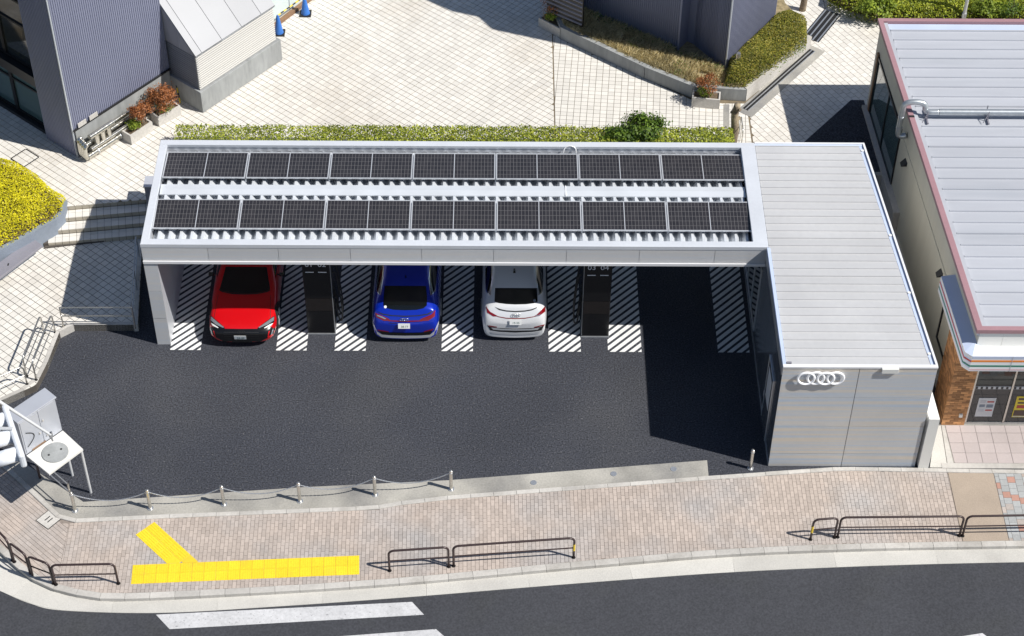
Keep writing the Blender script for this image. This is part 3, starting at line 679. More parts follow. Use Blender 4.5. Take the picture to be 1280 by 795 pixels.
# gutters and copings
MB().prism([(xr(ya0)-.15, ya0+.09), (xr(ya0)-.05, ya0+.09), (xr(D)-.05, D-.01), (xr(D)-.15, D-.01)], H-.05, H-.038).build('side_gutter', 'awning_blue', ann)
MB().prism([(xr(ya0)-.045, ya0+.09), (xr(ya0)+.01, ya0+.09), (xr(D)+.01, D), (xr(D)-.045, D)], H-.06, H+.012).build('side_coping', 'white_metal', ann)
MB().box((xa-.004, ya0+.092, H-.065), (xa+.08, -.035, H+.006)).build('side_coping', 'awning_blue', ann)
MB().box((W+.006, D-.11, H-.05), (xb1-.05, D-.045, H-.02)).build('back_gutter', 'awning_blue', ann)
MB().box((W+.006, D-.042, H-.06), (xb1+.0, D+.01, H+.010)).build('back_coping', 'white_metal', ann)
for y in (D-.3, .5, -1.7, -3.9):
    MB().tube([(xr(y)-.1, y, H-.036), (xr(y)-.1, y, H-.01)], .045, 10).build('gutter_strainer', 'white_metal', ann)
MB().box((xa+.10, ya0+.115, H-.02), (xa+.22, ya0+.165, H+.02)).build('roof_bracket', 'slate', ann)
# rings
em = None
ax_, az_ = Vector((1, 0, 0)), Vector((0, 0, 1))
def front_pt(px, py):   # point of the annex front plane under a pixel
    d = CR @ Vector(((px-640)/F_PX, -(py-397)/F_PX, -1)); t = (ya0-.09-CAM.y)/d.y; return CAM+d*t
pL, pR = front_pt(996, 473.5), front_pt(1056.5, 473.5)
wd = pR.x-pL.x; R_ = .238; SPC = (wd-2*R_)/3; zc = (pL.z+pR.z)/2; tr = .030
emb = MB().box((pL.x+R_*.6, ya0-.045, zc-.008), (pR.x-R_*.6, ya0-.03, zc+.008)).build('ring_emblem', 'silver', ann)
emb['label'] = 'row of four interlocking white rings'
for k in range(4):
    MB().torus((pL.x+R_+k*SPC, ya0-.065+(.012 if k % 2 else 0), zc), ax_, az_, R_-tr, tr, 36, 8).build('ring', 'rings', emb, smooth=True)
    MB().tube([(pL.x+R_+k*SPC, ya0-.06, zc-R_+tr), (pL.x+R_+k*SPC, ya0+.005, zc-R_+tr)], .012, 6).build('standoff', 'silver', emb)
q0, q1 = front_pt(1103, 462), front_pt(1123, 467.5)
MB().box((q0.x, ya0-.075, q1.z), (q1.x, ya0-.0015, q0.z)).build('wall_light', 'white_panel', ann, bevel=.01)
p = front_pt(1041, 482); MB().box((p.x-.035, ya0-.06, p.z-.05), (p.x+.035, ya0-.0015, p.z+.03)).build('sensor', 'planter', ann)

# ================================================================== CHARGERS
def charger(x0, x1, y, side, nums, label):
    cx = (x0+x1)/2; h = 2.98; dp = .62
    t = thing('charging_station', label, 'charger', (cx, y, 0), 'black chargers under the canopy')
    w2 = (x1-x0)/2
    MB().box((cx-w2-.015, y-.03, 0), (cx+w2+.015, y+dp+.03, .035)).build('base_plate', 'steel_dull', t)
    MB().box((cx-w2, y, .035), (cx+w2, y+dp, h)).build('body', 'black_matt', t, bevel=.012)
    MB().box((cx-w2+.02, y-.012, 1.42), (cx+w2-.02, y+.004, h-.02)).build('screen', 'black', t)
    MB().box((cx-w2+.02, y-.010, .93), (cx+w2-.02, y+.004, 1.405)).build('display_band', 'brownband', t)
    MB().box((cx-w2+.02, y-.008, .07), (cx+w2-.02, y+.004, .915)).build('lower_door', 'black', t)
    for k, nm in enumerate(nums):
        xx = cx+(-.18 if k == 0 else .17)
        text_mesh('number', nm, .23, 'text', t, Matrix.Translation((xx, y-.014, 2.70)) @ FACE_CAM)
        MB().box((xx-.115, y-.017, 2.41), (xx+.115, y-.012, 2.437)).build('status_bar', 'text', t)
    sx = cx+side*w2
    for k in range(2):
        yy = y+.15+.28*k
        MB().box((sx-.0+(.0 if side > 0 else -.05), yy-.05, 1.05), (sx+(.05 if side > 0 else 0), yy+.05, 1.30)).build('plug_holster', 'black_matt', t)
        pth = [Vector((sx+side*.05, yy, 2.3)), Vector((sx+side*.13, yy, 2.2)), Vector((sx+side*.20, yy-.03, 1.6)), Vector((sx+side*.24, yy-.05, .9)), Vector((sx+side*.22, yy-.04, .5)), Vector((sx+side*.15, yy, .42)), Vector((sx+side*.10, yy+.03, .7)), Vector((sx+side*.07, yy, 1.15))]
        pts = crom3(pth); MB().tube(pts, .022, 7).build('charging_cable', 'black_matt', t, smooth=True)
    MB().box((sx-.004 if side > 0 else sx-.012, y+.012, .05), (sx+.012 if side > 0 else sx+.004, y+.045, h-.02)).build('edge_trim', 'steel_dull', t)
    return t
def crom3(P, n=6):
    P = [P[0]*2-P[1]]+P+[P[-1]*2-P[-2]]; out = []
    for i in range(1, len(P)-2):
        for k in range(n):
            t = k/n; a, b, c, d = P[i-1:i+3]; out.append(.5*((2*b)+(c-a)*t+(2*a-5*b+4*c-d)*t*t+(3*b-a-3*c+d)*t**3))
    return out+[P[-2]]
charger(4.18, 4.94, .43, 1, ('01', '02'), 'tall black charger numbered 01 and 02 between red and blue cars')
charger(11.88, 12.64, .36, -1, ('03', '04'), 'tall black charger numbered 03 and 04 beside the empty bay')

# ================================================================== CARS
def loft_body(stations):
    """half sections -> closed smooth body (front at y=0)"""
    vs = []; fs = []; NP = 9
    for st in stations:
        y, zb, hb, zm, hm, zs, hs, w5, z5, w6, z6, zt = st
        half = [(0, zb), (hb*.75, zb), (hb, zb+.05), (hm, zm), (hs, zs), (w5, z5), (w6, z6), (w6*.52, z6+(zt-z6)*.8), (0, zt)]
        ring = half+[(-x, z) for x, z in half[-2:0:-1]]
        vs += [(x, y, z) for x, z in ring]
    n = 16
    for i in range(len(stations)-1):
        for j in range(n): fs.append((i*n+j, i*n+(j+1) % n, (i+1)*n+(j+1) % n, (i+1)*n+j))
    # ends: centre fan of quads
    for base, rev in ((0, True), ((len(stations)-1)*n, False)):
        for k in range(0, 8):
            a, b, c, d = base+k, base+k+1, base+(n-k-1) % n, base+(n-k) % n
            if k == 0: f = (base, base+1, base+15)
            elif k == 7: f = (base+7, base+8, base+9)
            else: f = (base+k, base+k+1, base+n-k-1, base+n-k)
            fs.append(f[::-1] if not rev else f)
    me = bpy.data.meshes.new('car_loft'); me.from_pydata(vs, [], fs)
    bm = bmesh.new(); bm.from_mesh(me); bmesh.ops.recalc_face_normals(bm, faces=bm.faces); bm.to_mesh(me); bm.free()
    o = bpy.data.objects.new('car_loft', me); COL.objects.link(o); s = o.modifiers.new('s', 'SUBSURF'); s.levels = 3; s.render_levels = 3
    dg = bpy.context.evaluated_depsgraph_get(); em_ = bpy.data.meshes.new_from_object(o.evaluated_get(dg)); bpy.data.objects.remove(o)
    em_.polygons.foreach_set('use_smooth', [True]*len(em_.polygons))
    bm = bmesh.new(); bm.from_mesh(em_); bvh = BVHTree.FromBMesh(bm); bm.free()
    return em_, bvh
def patch(bvh, poly, X, T, d, name, mt, parent, off=.006, res=.04, thick=.0):
    """skin piece: polygon in the (X,T) plane dropped along d onto the body"""
    X, T, d = Vector(X), Vector(T).normalized(), Vector(d).normalized()
    xs = [p[0] for p in poly]; ts = [p[1] for p in poly]; key = {}; vs = []; fs = []
    nx = max(1, math.ceil((max(xs)-min(xs))/res)); ny = max(1, math.ceil((max(ts)-min(ts))/res))
    dx, dy = (max(xs)-min(xs))/nx, (max(ts)-min(ts))/ny
    def vert(p):
        k = (round(p[0], 4), round(p[1], 4))
        if k in key: return key[k]
        o = X*p[0]+T*p[1]-d*10
        h = bvh.ray_cast(o, d, 30)
        if h[0] is None: key[k] = None; return None
        nr_ = h[1] if h[1].dot(d) < 0 else -h[1]
        vs.append(tuple(h[0]+nr_*off)); key[k] = len(vs)-1; return key[k]
    for i in range(nx):
        for j in range(ny):
            q = clip(list(poly), min(xs)+i*dx, min(ts)+j*dy, min(xs)+(i+1)*dx, min(ts)+(j+1)*dy)
            if len(q) < 3 or area(q) < 1e-7: continue
            ids = [vert(p) for p in q]
            if None in ids: continue
            ids = [a for k, a in enumerate(ids) if a != ids[k-1]]
            if len(ids) > 2: fs.append(tuple(ids))
    me = bpy.data.meshes.new(name); me.from_pydata(vs, [], fs); me.materials.append(M[mt]); me.polygons.foreach_set('use_smooth', [True]*len(me.polygons))
    bm = bmesh.new(); bm.from_mesh(me)
    for f in bm.faces:
        if f.normal.dot(d) > 0: f.normal_flip()
    bm.to_mesh(me); bm.free()
    o = bpy.data.objects.new(name, me); COL.objects.link(o); o.parent = parent
    return o
def wheel_parts(t, xo, y, r, wd, side):
    c = Vector((xo, y, r)); w_ = MB(); n = 28
    w_.tube([(xo-side*wd, y, r), (xo-side*.02, y, r), (xo, y, r)], [r, r, r*.93], n); o = w_.build('wheel', 'tyre', t, smooth='auto', local=True)
    MB().tube([(xo-.0, y, r), (xo+side*.006, y, r)], r*.72, n).build('rim', 'black', o, local=True)
    for k in range(5):
        a = 2*math.pi*k/5; dv = Vector((0, math.cos(a), math.sin(a))); pv = Vector((0, -math.sin(a), math.cos(a)))
        MB().obox(c+dv*r*.36+Vector((side*.010, 0, 0)), dv*r*.34, pv*.035, (.006, 0, 0)).build('spoke', 'silver', o, local=True)
def band(pts, h):
    """thin ribbon polygon from a centre line"""
    return [(x, t+h/2) for x, t in pts]+[(x, t-h/2) for x, t in pts[::-1]]
S45 = math.sqrt(.5)
def side_windows(t, bvh, polys, trim=True):
    for sgn in (-1, 1):
        for P in polys:
            patch(bvh, P, (0, 1, 0), (0, 0, 1), (-sgn, 0, 0), 'side_window', 'car_glass', t, .004, .06)
def wheels(t, bvh, ys, r, hw):
    for y in ys:
        for sgn in (-1, 1):
            h = bvh.ray_cast(Vector((sgn*3, y, .52)), Vector((-sgn, 0, 0)), 5)
            xo = (abs(h[0].x) if h[0] else hw)
            ring = [(y+(r+.06)*math.cos(a), max(.12, r+(r+.06)*math.sin(a))) for a in np.linspace(0, 2*math.pi, 25)[:-1]]
            patch(bvh, ring, (0, 1, 0), (0, 0, 1), (-sgn, 0, 0), 'wheel_arch', 'black_matt', t, .004, .06)
            wheel_parts(t, sgn*(xo+.006), y, r, .22, sgn)
def number_plate(t, x, y, z, tilt, txt, rear):
    """plate facing local -y (front) or +y (rear)"""
    s = 1 if rear else -1
    o = MB().obox((0, 0, 0), (.165, 0, 0), (0, .004, 0), (0, 0, .082)).build('number_plate', 'plate_white', t, local=True)
    o.location = (x, y, z); o.rotation_euler = (tilt*(-s), 0, math.pi if rear else 0)
    text_mesh('digits', txt, .088, 'plate_green', o, Matrix.Translation((.012, -.0055, -.022)) @ FACE_CAM, .001, local=True)
def emblem(t, c, R, r, up, mt='chrome'):
    e = None; c = Vector(c); up = Vector(up).normalized()
    mbx = MB()
    for k in range(4): mbx.torus(c+Vector(((k-1.5)*1.5*R, 0, 0)), (1, 0, 0), up, R, r, 20, 6)
    return mbx.build('badge', mt, t, smooth=True, local=True)
def hit(bvh, x, t_, d):
    """surface point under (x, t) of the 45 degree frame"""
    d = Vector(d).normalized(); T = Vector((0, S45*(1 if d.y > 0 else -1), S45)); h = bvh.ray_cast(Vector((x, 0, 0))+T*t_-d*10, d, 30)
    return h[0], h[1]

# --- red low coupe, nose to the street
st = [(0.00, .27, .52, .40, .64, .50, .60, .46, .555, .30, .575, .585), (.09, .17, .74, .40, .85, .57, .80, .62, .635, .40, .66, .672),
      (.30, .15, .88, .45, .945, .65, .91, .74, .715, .45, .745, .755), (.85, .15, .90, .5, .975, .76, .93, .78, .825, .5, .835, .84),
      (1.40, .15, .90, .5, .965, .83, .915, .80, .905, .60, .925, .935), (1.72, .15, .90, .5, .96, .87, .91, .80, .985, .70, 1.04, 1.06),
      (2.4, .15, .90, .5, .955, .90, .905, .75, 1.18, .64, 1.30, 1.36), (3.0, .15, .90, .5, .955, .92, .91, .72, 1.23, .60, 1.36, 1.41),
      (3.8, .15, .90, .5, .965, .95, .93, .66, 1.18, .5, 1.29, 1.33), (4.4, .16, .89, .5, .98, .98, .93, .7, 1.08, .5, 1.12, 1.14),
      (4.82, .25, .84, .55, .92, .92, .86, .65, 1.0, .4, 1.04, 1.05), (4.97, .35, .7, .6, .78, .85, .7, .55, .9, .35, .92, .93)]
red_me, red_b = loft_body(st)
car = thing('parked_car', 'low red coupe with a black front mask, nose towards the street', 'car', (2.40, -.16, 0), 'cars charging under the canopy')
red_me.materials.clear(); red_me.materials.append(M['red_paint']); o = inst(red_me, 'body', car)
ZR = lambda X, Y: ((X-604)/12.19/45.6, .155+(47.2-Y/12.19)/45.6)       # zoomed photo trace -> metres in the 45 degree frame
D45f, T45f, X1 = (0, 1, -1), (0, 1, 1), (1, 0, 0)
mask = [ZR(*p) for p in ((250, 335), (330, 350), (600, 354), (878, 350), (958, 335), (1078, 318), (1064, 430), (1003, 485), (870, 550), (740, 563), (600, 566), (460, 563), (330, 550), (205, 485), (144, 430), (130, 318))]
mk = patch(red_b, mask, X1, T45f, D45f, 'front_mask', 'black', car, .010, .02)
bars = [patch(red_b, [ZR(*p) for p in ((330, 400+k*32), (878, 400+k*32), (872, 408+k*32), (336, 408+k*32))], X1, T45f, D45f, 'grille_bar', 'black_matt', mk, .015, .03) for k in range(4)]
for s in (-1, 1):
    mir = lambda P: [ZR(604+s*(x-604), y) for x, y in P]
    hl = patch(red_b, mir(((1092, 150), (1095, 235), (1060, 300), (900, 372), (862, 362), (858, 335), (960, 255))), X1, T45f, D45f, 'headlight', 'black', car, .013, .02)
    patch(red_b, mir(((1086, 165), (1086, 225), (1000, 290), (880, 340), (870, 330), (975, 255))), X1, T45f, D45f, 'lens', 'lamp_clear', hl, .017, .02)
    patch(red_b, mir(((1080, 262), (1050, 305), (960, 345), (955, 335), (1035, 285))), X1, T45f, D45f, 'light_strip', 'plate_white', hl, .018, .02)
    ik = patch(red_b, mir(((1118, 325), (1122, 400), (1050, 455), (1025, 470), (1040, 400), (1080, 340))), X1, T45f, D45f, 'side_intake', 'black', car, .012, .03)
    patch(red_b, mir(((1075, 350), (1090, 345), (1062, 440), (1045, 450))), X1, T45f, D45f, 'intake_blade', 'lamp_clear', ik, .016, .03)
    patch(red_b, mir(((1020, 385), (1040, 378), (1014, 458), (1112, 404), (1124, 330), (1140, 330), (1134, 418), (1000, 488))), X1, T45f, D45f, 'intake_edge', 'red_paint', ik, .018, .02)
patch(red_b, [ZR(*p) for p in ((320, 585), (460, 590), (600, 592), (740, 590), (880, 585), (800, 612), (600, 616), (400, 612))], X1, T45f, D45f, 'front_splitter', 'black_matt', car, .006, .04)
patch(red_b, [(-.71, 1.665), (-.62, 1.615), (-.35, 1.565), (0, 1.55), (.35, 1.565), (.62, 1.615), (.71, 1.665), (.66, 1.90), (.58, 2.30), (-.58, 2.30), (-.66, 1.90)], X1, T45f, D45f, 'windscreen', 'car_glass', car, .004, .05)
patch(red_b, [(-.73, 1.64), (-.63, 1.58), (-.35, 1.525), (0, 1.51), (.35, 1.525), (.63, 1.58), (.73, 1.64), (.71, 1.66), (.62, 1.612), (.35, 1.562), (0, 1.547), (-.35, 1.562), (-.62, 1.612), (-.71, 1.66)], X1, T45f, D45f, 'wiper_cowl', 'black_matt', car, .004, .05)
patch(red_b, [(-.56, 2.36), (.56, 2.36), (.52, 3.05), (-.52, 3.05)], X1, T45f, D45f, 'glass_roof', 'car_glass', car, .003, .06)
side_windows(car, red_b, [[(1.85, .98), (2.4, 1.0), (2.85, 1.0), (2.85, 1.27), (2.45, 1.26)], [(2.92, 1.0), (3.7, 1.03), (3.95, 1.1), (3.6, 1.2), (2.92, 1.27)]])
wheels(car, red_b, (.95, 3.85), .36, .96)
for s in (-1, 1):
    m_ = MB().obox((s*1.00, 1.98, .985), (.075, 0, 0), (0, .045, 0), (0, 0, .05)).build('mirror', 'black', car, local=True, bevel=.02)
    MB().tube([(s*.86, 2.02, .95), (s*.98, 1.99, .96)], .02, 6).build('stalk', 'black_matt', m_, local=True)
    for y in (1.62, 2.85):   # shut lines
        patch(red_b, band([(y, .45), (y+.02, .9)], .0) if False else [(y, .35), (y+.012, .35), (y+.03, .88), (y+.018, .88)], (0, 1, 0), (0, 0, 1), (-s, 0, 0), 'shut_line', 'black_matt', car, .002, .08)
    patch(red_b, [(s*.80, .62), (s*.812, .62), (s*.74, 1.50), (s*.728, 1.50)], X1, T45f, D45f, 'bonnet_gap', 'black_matt', car, .002, .06)
hp, hn = hit(red_b, -.0, ZR(586, 475)[1], D45f); number_plate(car, ZR(586, 475)[0], hp.y-.028, hp.z, .20, '23-40', False)
hp, hn = hit(red_b, 0, ZR(604, 402)[1], D45f); emblem(car, hp+hn*.020, .030, .0055, (0, .5, .85), 'black_matt')

# --- coupe SUVs, tail to the street
def suv_stations(L, hw, k=1., zt=1.62):
    q = hw/.965; dz = zt/1.62
    R = [(0.00, .35, .55, .55, .68, .75, .60, .50, .82, .30, .84, .85), (.12, .22, .78, .55, .88, .85, .80, .65, .90, .40, .92, .93),
         (.5, .2, .88, .6, .95, .92, .88, .75, .99, .45, 1.01, 1.02), (1.3, .2, .90, .6, .965, 1.00, .90, .78, 1.06, .5, 1.09, 1.10),
         (1.7, .2, .90, .6, .965, 1.03, .90, .73, 1.20, .58, 1.26, 1.28), (2.3, .2, .90, .6, .965, 1.06, .90, .68, 1.46, .55, 1.55, 1.58),
         (3.0, .2, .90, .6, .965, 1.08, .905, .66, 1.50, .54, 1.59, 1.62), (3.65, .2, .90, .6, .97, 1.10, .915, .64, 1.45, .53, 1.54, 1.57),
         (4.15, .2, .90, .6, .975, 1.11, .92, .63, 1.33, .52, 1.39, 1.42), (4.50, .21, .89, .6, .97, 1.09, .91, .67, 1.185, .52, 1.22, 1.24),
         (4.66, .22, .88, .6, .955, 1.05, .89, .70, 1.125, .50, 1.16, 1.17), (4.70, .22, .87, .6, .945, 1.02, .88, .69, 1.085, .48, 1.10, 1.105),
         (4.78, .17, .86, .55, .93, .95, .86, .66, .99, .44, 1.00, 1.005), (4.86, .16, .84, .50, .91, .84, .80, .60, .86, .38, .865, .87), (4.915, .17, .79, .42, .86, .66, .74, .52, .70, .34, .70, .70)]
    f = L/4.915
    return [(y*f, zb*dz, hb*q, zm*dz, hm*q, zs*dz, hs*q, w5*q, z5*dz, w6*q, z6*dz, zt_*dz) for y, zb, hb, zm, hm, zs, hs, w5, z5, w6, z6, zt_ in R]
def tail_frame(L):
    """45 degree frame looking at the tail; t counts from the car's rear end"""
    d = Vector((0, -1, -1)).normalized(); T = Vector((0, -1, 1)).normalized(); return d, T, -S45*L     # t = S45*((L-y)+z) + (-S45*L) shift
def suv(name_label, loc, L, hw, zt, paint, Z, feat, plate_txt, plate_px, ring_px):
    me, bv = loft_body(suv_stations(L, hw, 1, zt)); me.materials.clear(); me.materials.append(M[paint])
    t = thing('parked_car', name_label, 'car', loc, 'cars charging under the canopy'); t.rotation_euler = (0, 0, math.pi)
    inst(me, 'body', t)
    d, T, sh = tail_frame(L)
    # local x runs against the photo (the car is turned round), so flip it
    P = lambda pts: [(-Z(*p)[0], Z(*p)[1]+sh) for p in pts]
    made = {}
    for nm, mt, pts, off, par in feat:
        pr = made.get(par, t); ob = patch(bv, P(pts), X1, T, d, nm, mt, pr, off, .035); made[nm] = ob
    (x, tt) = Z(*plate_px); hp, hn = bv.ray_cast(Vector((-x, 0, 0))+T*(tt+sh)-d*10, d, 30)[:2]
    number_plate(t, -x, hp.y+.045, hp.z, .25, plate_txt, True)
    (x, tt) = Z(*ring_px); hp, hn = bv.ray_cast(Vector((-x, 0, 0))+T*(tt+sh)-d*10, d, 30)[:2]
    emblem(t, hp+hn*.034, .036, .0065, Vector((0, -.55, .85)))
    f = L/4.915
    side_windows(t, bv, [[(1.85*f, 1.12*zt/1.62), (2.95*f, 1.15*zt/1.62), (2.95*f, 1.47*zt/1.62), (2.45*f, 1.44*zt/1.62)], [(3.02*f, 1.15*zt/1.62), (4.0*f, 1.19*zt/1.62), (4.22*f, 1.24*zt/1.62), (3.75*f, 1.39*zt/1.62), (3.02*f, 1.47*zt/1.62)]])
    for s in (-1, 1):
        patch(bv, [(1.85*f, 1.10*zt/1.62), (2.95*f, 1.132*zt/1.62), (4.02*f, 1.172*zt/1.62), (4.27*f, 1.245*zt/1.62), (4.24*f, 1.245*zt/1.62), (4.0*f, 1.188*zt/1.62), (2.95*f, 1.148*zt/1.62), (1.85*f, 1.118*zt/1.62)], (0, 1, 0), (0, 0, 1), (-s, 0, 0), 'window_trim', 'chrome', t, .008, .06)
        patch(bv, [(2.4*f, 1.445*zt/1.62), (2.95*f, 1.478*zt/1.62), (3.75*f, 1.398*zt/1.62), (4.24*f, 1.245*zt/1.62), (4.27*f, 1.25*zt/1.62), (3.76*f, 1.415*zt/1.62), (2.95*f, 1.494*zt/1.62), (2.4*f, 1.46*zt/1.62)], (0, 1, 0), (0, 0, 1), (-s, 0, 0), 'window_trim', 'chrome', t, .008, .06)
        m_ = MB().obox((s*(hw+.06), 1.95*f, 1.10), (.085, 0, 0), (0, .05, 0), (0, 0, .065)).build('mirror', paint, t, local=True, bevel=.025)
        MB().tube([(s*(hw-.12), 1.98*f, 1.05), (s*hw, 1.96*f, 1.07)], .022, 6).build('stalk', 'black_matt', m_, local=True)
        patch(bv, [(3.96*f, .5), (3.975*f, .5), (4.02*f, 1.02), (4.005*f, 1.02)], (0, 1, 0), (0, 0, 1), (-s, 0, 0), 'shut_line', 'black_matt', t, .002, .08)
    patch(bv, [(-.60, 1.0*S45*2+.0), (.60, 1.0*S45*2), (.52, 2.05*S45*1.9), (-.52, 2.05*S45*1.9)], X1, (0, 1, 1), (0, 1, -1), 'windscreen', 'car_glass', t, .004, .06)
    wheels(t, bv, (.92*f, 3.86*f), .375, hw)
    return t, bv
ZB = lambda X, Y: ((X-404)/7.95/45.6, .21+(88.7-Y/7.95)/45.6)
blue_feat = [
 ('rear_window', 'car_glass', ((192, 200), (608, 200), (622, 300), (622, 395), (590, 425), (520, 441), (400, 446), (290, 441), (215, 425), (184, 395), (186, 300)), .004, None),
 ('spoiler_edge', 'black_matt', ((118, 455), (180, 480), (270, 495), (400, 500), (530, 495), (630, 478), (692, 440), (690, 452), (640, 488), (530, 505), (400, 511), (270, 505), (170, 490)), .006, None),
 ('light_bar', 'lamp_red', ((235, 545), (400, 552), (575, 545), (575, 556), (400, 564), (235, 556)), .007, None),
 ('tail_light', 'lamp_red', ((104, 470), (140, 485), (240, 530), (258, 552), (190, 552), (112, 515)), .008, None),
 ('tail_light', 'lamp_red', ((706, 440), (702, 505), (640, 548), (545, 555), (560, 532), (670, 485)), .008, None),
 ('lamp_glint', 'lamp_clear', ((120, 490), (175, 508), (215, 530), (200, 535), (125, 505)), .012, 'tail_light'),
 ('hatch_recess', 'black_matt', ((235, 572), (322, 576), (322, 582), (240, 578)), .004, None),
 ('reflector', 'lamp_red', ((118, 640), (235, 658), (235, 666), (125, 652)), .007, None),
 ('reflector', 'lamp_red', ((690, 628), (590, 656), (590, 666), (682, 644)), .007, None),
 ('diffuser', 'black', ((128, 655), (250, 668), (400, 672), (560, 668), (680, 650), (650, 690), (560, 697), (400, 700), (250, 697), (165, 690)), .006, None),
 ('skid_trim', 'silver', ((110, 655), (165, 690), (250, 698), (400, 701), (560, 698), (650, 690), (700, 650), (690, 690), (650, 716), (560, 724), (400, 728), (250, 724), (160, 716), (115, 685)), .012, None),
 ('corner_trim', 'silver', ((58, 540), (66, 545), (110, 640), (118, 665), (98, 640)), .008, None),
 ('corner_trim', 'silver', ((748, 540), (740, 545), (702, 640), (694, 665), (712, 640)), .008, None),
 ('round_sticker', 'plate_white', tuple((206+14*math.cos(a), 413+14*math.sin(a)) for a in np.linspace(0, 6.28, 13)[:-1]), .008, 'rear_window'),
 ('antenna_fin', 'black', ((398, 92), (410, 105), (412, 122), (398, 122)), .03, None)]
BLUE, _bb = suv('deep blue coupe SUV parked tail out beside the first charger', (6.95, .08+4.915, 0), 4.915, .965, 1.62, 'blue_paint', ZB, blue_feat, '38-77', (393, 594), (396, 537))
ZW = lambda X, Y: ((X-372)/7.95/45.6, .20+(93.0-Y/7.95)/45.6)
white_feat = [
 ('rear_window', 'car_glass', ((178, 265), (600, 265), (606, 350), (607, 402), (570, 418), (490, 428), (380, 431), (290, 427), (210, 417), (172, 402), (174, 350)), .004, None),
 ('spoiler_edge', 'black_matt', ((172, 455), (230, 477), (290, 490), (380, 496), (480, 490), (550, 477), (602, 455), (600, 466), (550, 489), (480, 502), (380, 508), (290, 502), (220, 488)), .006, None),
 ('light_bar', 'lamp_red', ((200, 548), (290, 564), (380, 568), (480, 564), (575, 548), (570, 556), (480, 573), (380, 577), (290, 573), (205, 557)), .007, None),
 ('tail_light', 'lamp_red', ((88, 440), (102, 470), (130, 505), (215, 552), (160, 552), (100, 515)), .008, None),
 ('tail_light', 'lamp_red', ((684, 445), (684, 500), (625, 545), (560, 556), (600, 530), (655, 475)), .008, None),
 ('lamp_glint', 'lamp_clear', ((590, 540), (640, 528), (630, 538), (585, 549)), .012, 'tail_light'),
 ('reflector', 'lamp_red', ((110, 640), (198, 655), (198, 663), (118, 652)), .007, None),
 ('reflector', 'lamp_red', ((680, 628), (575, 655), (575, 664), (672, 642)), .007, None),
 ('diffuser', 'black_matt', ((95, 632), (120, 655), (200, 667), (380, 674), (560, 667), (640, 655), (675, 640), (650, 690), (560, 705), (380, 714), (220, 706), (130, 692)), .005, None),
 ('bumper_panel', 'silver', ((140, 664), (240, 674), (380, 678), (540, 674), (630, 662), (610, 684), (540, 690), (380, 694), (240, 690), (160, 684)), .009, None),
 ('skid_trim', 'silver', ((130, 700), (220, 712), (380, 720), (560, 712), (640, 698), (620, 722), (540, 732), (380, 738), (230, 732), (150, 722)), .012, None),
 ('round_sticker', 'concrete_blue', tuple((575+14*math.cos(a), 392+14*math.sin(a)) for a in np.linspace(0, 6.28, 13)[:-1]), .008, 'rear_window')]
WHITE, wb = suv('white coupe SUV parked tail out between hatched margins', (9.98, .15+4.588, 0), 4.588, .93, 1.61, 'white_paint', ZW, white_feat, '19-55', (385, 600), (388, 537))
hp = wb.ray_cast(Vector((0, 3.30, 5)), Vector((0, 0, -1)), 9)[0]
MB().add([(-.03, hp.y-.10, hp.z-.01), (.03, hp.y-.10, hp.z-.01), (.045, hp.y+.10, hp.z-.03), (-.045, hp.y+.10, hp.z-.03), (0, hp.y+.08, hp.z+.07), (0, hp.y+.03, hp.z+.055)], [(0,1,5),(1,2,4,5),(2,3,4),(3,0,5,4)]).build('antenna_fin', 'black', WHITE, local=True)

# ================================================================== SHOP ON THE RIGHT
HS = 4.10
def xw(y): return 21.70+(20.92-21.70)*(y+3.33)/(9.83+3.33)      # outer line of the cornice
YF, YB, XE = -3.33, 9.83, 33.0
sh = thing('corner_shop', 'beige shop with pale ribbed roof, pink trim and a striped awning', 'building', (26, 3, 0))
MB().prism([(xw(YF)+.10, YF+.06), (XE, YF+.06), (XE, YB-.08), (xw(YB)+.10, YB-.08)], 2.95, HS-.25).prism([(xw(-2.2)+.10, -2.75), (XE, -2.75), (XE, YB-.08), (xw(YB)+.10, YB-.08)], 0, 2.95).build('wall', 'beige', sh)
cw_ = .15
mb = MB()
mb.prism([(xw(YF), YF), (xw(YF)+cw_, YF+cw_), (xw(YB)+cw_, YB-cw_), (xw(YB), YB)], HS-.13, HS)
mb.build('cornice', 'pink_trim', sh)
MB().prism([(xw(YF), YF), (XE, YF), (XE, YF+cw_-.002), (xw(YF)+cw_, YF+cw_-.002)], HS-.128, HS-.002).build('cornice', 'pink_trim', sh)
MB().prism([(xw(YB), YB), (XE, YB), (XE, YB-cw_+.002), (xw(YB)+cw_, YB-cw_+.002)], HS-.128, HS-.002).build('cornice', 'pink_trim', sh)
MB().prism([(xw(YF)+.06, YF+.05), (XE, YF+.05), (XE, YB-.05), (xw(YB)+.06, YB-.05)], HS-.26, HS-.14).build('roof', 'store_roof', sh)
srf = [o for o in bpy.data.objects if o.parent == sh and o.name.startswith('roof')][0]
ns = 28; y0r, y1r = YF+cw_+.02, YB-cw_-.30; st_ = (y1r-y0r)/ns
for k in range(ns):
    a, b = y0r+k*st_, y0r+(k+1)*st_; za = HS-.12; xl_ = max(xw(a), xw(b))+cw_+.14
    MB().add([(xl_, a, za), (XE, a, za), (XE, b-.05, za), (xl_, b-.05, za), (xl_, b-.045, za+.045), (XE, b-.045, za+.045), (XE, b-.004, za+.045), (xl_, b-.004, za+.045), (xl_, b-.004, za-.02), (XE, b-.004, za-.02)],
             [(0,1,2,3),(3,2,5,4),(4,5,6,7),(7,6,9,8)]).build('roof_sheet', 'store_roof', srf)
